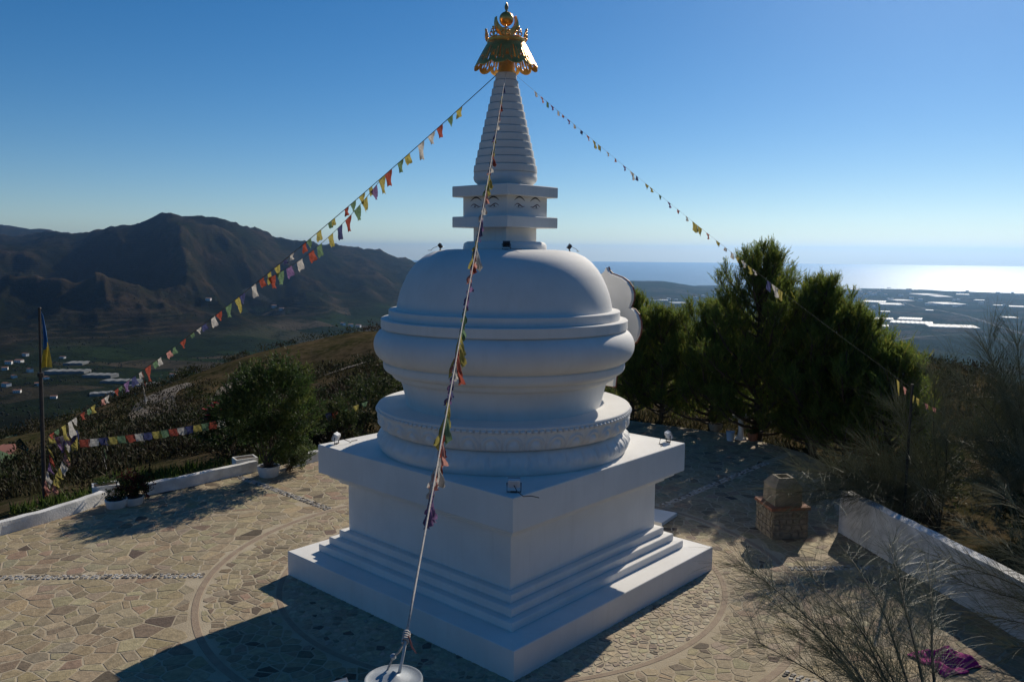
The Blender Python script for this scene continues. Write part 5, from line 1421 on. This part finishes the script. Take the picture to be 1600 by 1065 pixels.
def track(px, width, label, z=.12, m=M_TRACK, name='dirt_track', step=2.0):
    P = [drop(*q)[:2] for q in px]; fine = []
    for a, b in zip(P, P[1:]):
        k = max(2, int(np.linalg.norm(b - a) / step)); fine += [a + (b - a) * i / k for i in range(k)]
    fine.append(P[-1]); fine = np.array(fine)
    for _ in range(12): fine[1:-1] = (fine[:-2] + fine[2:] + 2 * fine[1:-1]) / 4
    tg = unit(np.gradient(fine, axis=0)); nr = np.stack([-tg[:, 1], tg[:, 0]], -1)
    v, f = [], []
    for s in (-.5, -.2, .2, .5):
        q = fine + nr * width * s; zz = terrain(q[:, 0], q[:, 1]) + z
        v.append(np.column_stack([q, zz]))
    n = len(fine); V = np.concatenate(v)
    for j in range(3):
        for i in range(n - 1): f.append((j * n + i, j * n + i + 1, (j + 1) * n + i + 1, (j + 1) * n + i))
    me = make_mesh(name, V, f, m, 180)
    if sum(p.normal.z for p in me.polygons) < 0: me.flip_normals()
    return tag(link(name, me), label, kind='structure')
track([(252, 668), (240, 650), (236, 632), (245, 616), (268, 606), (300, 601)], 4.2, 'curving dirt track on the slope left of the big bush')
track([(366, 616), (368, 603), (378, 594), (398, 589)], 3.6, 'short stretch of dirt track over the crest')
track([(455, 600), (500, 590), (545, 577), (592, 558)], 4.0, 'dirt track rising behind the stupa')
M_ROAD = mat('pale_road', (0.13, 0.12, 0.11), .9, var=.5, scale=.02, spec=.1)
for px, w_ in (([(1330, 474), (1350, 478), (1364, 487), (1345, 493)], 12), ([(1412, 474), (1436, 481), (1480, 488), (1520, 497), (1555, 510), (1600, 524)], 14), ([(1400, 533), (1440, 527), (1500, 522), (1560, 530), (1600, 540)], 10)):
    track(px, w_, 'pale road winding across the far plain', 2.5, M_ROAD, 'road', 40)

# ------------------------------------------------------------------ greenhouses and houses far off
M_PLAST = mat('greenhouse_plastic', (0.42, 0.42, 0.41), 0.6, color2=(0.30, 0.31, 0.31), scale=.05, spec=0.25)
M_HWALL = mat('white_house_wall', (0.72, 0.70, 0.66), .85)
M_HROOF = mat('tiled_roof', (0.28, 0.13, 0.08), .9, var=.3, scale=.4)
M_PANE = mat('dark_window', (0.03, 0.035, 0.045), .2)
grg = np.random.default_rng(81)
def greenhouse(u, v, wpx, label, group, bays=None, dpx=4.0, m_=None):
    m_ = m_ or M_PLAST
    p = drop(u, v, 700.0); D = np.hypot(*(p - CAM)[:2]); w = wpx / FPX * D
    ang = math.atan2(CAM[2] - p[2], D); d = min(dpx / FPX * D / math.sin(ang), w * 1.4)
    t = empty('greenhouse', (p[0], p[1], p[2]), grg.uniform(-.35, .35) - math.atan2(p[0], p[1]) * .6, label, 'greenhouse', group)
    bays = bays or max(3, min(9, int(w / 14))); bw = w / bays; e = 3.0 + D * .0006
    v_, f = [], []
    xs = np.linspace(-w / 2, w / 2, bays * 2 + 1)
    for yy in (-d / 2, d / 2):
        for i, x in enumerate(xs): v_.append((x, yy, e + (bw * .07 if i % 2 else 0)))
    n = len(xs)
    for i in range(n - 1): f.append((i, i + 1, n + i + 1, n + i))
    MB().add(v_, f).build('plastic_roof', m_, t)
    mb = MB(); mb.box((0, 0, e / 2 - 2.5), (w * .995, d * .99, e + 5)); mb.build('plastic_wall', m_, t)
    return t
G1 = 'greenhouses on the far coastal plain'
greenhouse(1487, 511, 62, 'widest white greenhouse on the plain, in front of the river road', G1, dpx=3.6)
greenhouse(1424, 505, 54, 'long white greenhouse just left of the widest one', G1, dpx=3.2)
greenhouse(1480, 475, 32, 'bright narrow greenhouse in the middle of the plain', G1, dpx=3)
greenhouse(1356, 540, 18, 'greenhouse glinting just right of the pine tops', G1, dpx=3.2)
ORD = ['leftmost', 'second from left', 'third from left', 'fourth from left', 'fifth from left', 'sixth from left', 'seventh from left', 'eighth from left', 'ninth from left', 'tenth from left', 'eleventh from left', 'rightmost']
GL = ((1447, 461, 28), (1470, 464, 22), (1504, 461, 16), (1520, 455, 14), (1564, 454, 16), (1540, 455, 14), (1366, 472, 30), (1392, 476, 30), (1408, 470, 24), (1383, 488, 13), (1380, 499, 26), (1422, 499, 30), (1373, 510, 26), (1350, 502, 24), (1366, 546, 14), (1590, 480, 20), (1559, 478, 11), (1332, 453, 22), (1342, 531, 12), (1060, 474, 24), (1036, 470, 14), (1578, 497, 16), (1530, 470, 12), (1452, 486, 10))
ROWS = ((0, 458, 'farthest row'), (458, 468, 'second farthest row'), (468, 482, 'middle row'), (482, 503, 'row along the road'), (503, 600, 'nearest row'))
for lo_, hi_, rn in ROWS:
    for i_, (u, v, w) in enumerate(sorted(q for q in GL if q[0] > 1200 and lo_ <= q[1] < hi_)):
        greenhouse(u, v, w, 'white greenhouse beyond the pines, %s in the %s' % (ORD[i_], rn), G1, dpx=grg.uniform(2.0, 3.2))
greenhouse(1060, 474, 24, 'wider white greenhouse roof on the plain between dome and pines', 'greenhouses seen between dome and pines', dpx=2.5)
greenhouse(1036, 470, 14, 'narrow white greenhouse roof on the plain close to the dome gable', 'greenhouses seen between dome and pines', dpx=2.5)
for u, v, w, lab in ((105, 582, 56, 'longest pale greenhouse in the valley beside the flagpole'), (157, 588, 42, 'flat pale greenhouse in the valley right of the flagpole'), (190, 597, 52, 'slanting narrow greenhouse in the valley below the flat one'), (160, 617, 32, 'small pale greenhouse low in the valley right of the flagpole'), (226, 603, 40, 'pale greenhouse in the valley nearest the dirt track'), (120, 569, 26, 'small greenhouse at the mountain foot above the longest one')):
    greenhouse(u, v, w, lab, 'greenhouses in the left valley', dpx=3, m_=mat('shaded_plastic', (0.22, 0.225, 0.22), .85, var=.3, scale=.05, spec=.1))  # darker copy of the greenhouse plastic, its shade put into the colour
def house(u, v, wpx, label, group, flat=False):
    p = drop(u, v, 700.0); D = np.hypot(*(p - CAM)[:2]); w = wpx / FPX * D; h = w * grg.uniform(.38, .55); d = w * grg.uniform(.6, .9)
    t = empty('house', (p[0], p[1], p[2] - .5), grg.uniform(-.8, .8), label, 'house', group)
    MB().box((0, 0, h / 2 - 1.0), (w, d, h + 2)).build('wall', M_HWALL, t)
    if flat:
        MB().box((0, 0, h + .1), (w + .6, d + .6, .5)).build('roof', M_HWALL, t)
        for s in (-.28, .05, .32): MB().box((s * w, -d / 2 - .02, h * .5), (w * .11, .06, h * .3)).build('window', M_PANE, t)
        return t
    mb = MB(); hw, hd, rz_ = w / 2 + .4, d / 2 + .4, h + w * .14
    mb.add([(-hw, -hd, h), (hw, -hd, h), (hw, hd, h), (-hw, hd, h), (-hw, 0, rz_), (hw, 0, rz_)], [(0, 1, 5, 4), (2, 3, 4, 5), (0, 4, 3), (1, 2, 5), (3, 2, 1, 0)]); mb.build('roof', M_HROOF, t)
    for s in (-.28, .05, .32): MB().box((s * w, -d / 2 - .02, h * .5), (w * .11, .06, h * .3)).build('window', M_PANE, t)
    return t
for i_, (u, v, w) in enumerate(sorted(((30, 566, 9), (14, 569, 8), (10, 603, 10), (47, 581, 9), (40, 556, 7), (60, 602, 9), (84, 622, 8), (22, 590, 8), (8, 578, 7), (72, 592, 8), (98, 560, 7), (27, 613, 9)))):
    house(u, v, w, 'tiny white house on the valley floor at far left, %s of twelve' % ORD[i_], 'houses in the left valley')
for i_, (u, v, w) in enumerate(sorted(((1338, 462, 6), (1345, 459, 5), (1352, 463, 6), (1358, 458, 5), (1366, 461, 6), (1331, 466, 6), (1374, 457, 5), (1341, 470, 6), (1420, 455, 6), (1328, 459, 5), (1383, 462, 5), (1420, 456, 5)))):
    house(u, v, w, 'tiny white house of the distant village, %s of twelve' % ORD[i_], 'houses of the distant village')
for k in range(34):
    house(grg.uniform(1325, 1598), grg.uniform(449, 482), grg.uniform(3, 6.5), 'tiny pale building scattered among the fields of the far plain', 'buildings scattered on the far plain', True)
for k in range(14):
    house(grg.uniform(985, 1120), grg.uniform(452, 476), grg.uniform(3, 6.5), 'tiny pale building on the low ground between dome and pine tops', 'buildings between dome and pine tops', True)
house(326, 469, 7, 'single white house halfway up the big mountain', 'houses on the mountain')
house(270, 588, 8, 'white house with a red roof beyond the curving dirt track', 'houses in the left valley')
for u, v, lab in ((428, 481, 'white house on the slope by the thin smoke'), (440, 484, 'white house just right of the one by the smoke'), (536, 508, 'leftmost white house of three on the slope nearest the dome'), (548, 510, 'middle white house of three on the slope nearest the dome'), (560, 511, 'rightmost white house of three on the slope nearest the dome')):
    house(u, v, 7, lab, 'houses on the mountain')

# ------------------------------------------------------------------ smoke on the slope
sv_ = bpy.data.materials.new('thin_smoke'); sv_.use_nodes = True
sn = sv_.node_tree.nodes; sn.remove(sn['Principled BSDF']); spv = sn.new('ShaderNodeVolumePrincipled')
spv.inputs['Color'].default_value = (.85, .9, 1, 1); spv.inputs['Density'].default_value = 0.0012; spv.inputs['Anisotropy'].default_value = 0.6
sv_.node_tree.links.new(spv.outputs[0], sn['Material Output'].inputs['Volume'])
sp_ = drop(428, 479); mb = MB()
for k in range(7):
    rr = 9 + 4 * k
    mb.lathe([(rr * math.cos(R(a)) + .01, rr * .55 * math.sin(R(a))) for a in range(-90, 91, 15)], 14, M=Matrix.Translation((-17 * k, 6 * math.sin(k), 8 + 8 * k)), cap=False)
smk = mb.build('smoke', sv_, loc=sp_); tag(smk, 'thin pale smoke drifting from the slope left of the dome', 'smoke', kind='stuff')

# ------------------------------------------------------------------ haze
hv = bpy.data.materials.new('haze_air'); hv.use_nodes = True
hn = hv.node_tree.nodes; hn.remove(hn['Principled BSDF'])
pv = hn.new('ShaderNodeVolumePrincipled')
pv.inputs['Color'].default_value = (0.36, 0.62, 1.0, 1); pv.inputs['Density'].default_value = 3.7e-5; pv.inputs['Anisotropy'].default_value = 0.77
hv.node_tree.links.new(pv.outputs[0], hn['Material Output'].inputs['Volume'])
hz_o = MB().box((0, 0, (-432 + 300) / 2), (75000, 75000, 732)).build('haze', hv)
tag(hz_o, 'thin blue haze over valley, plain and sea', 'haze', kind='stuff')
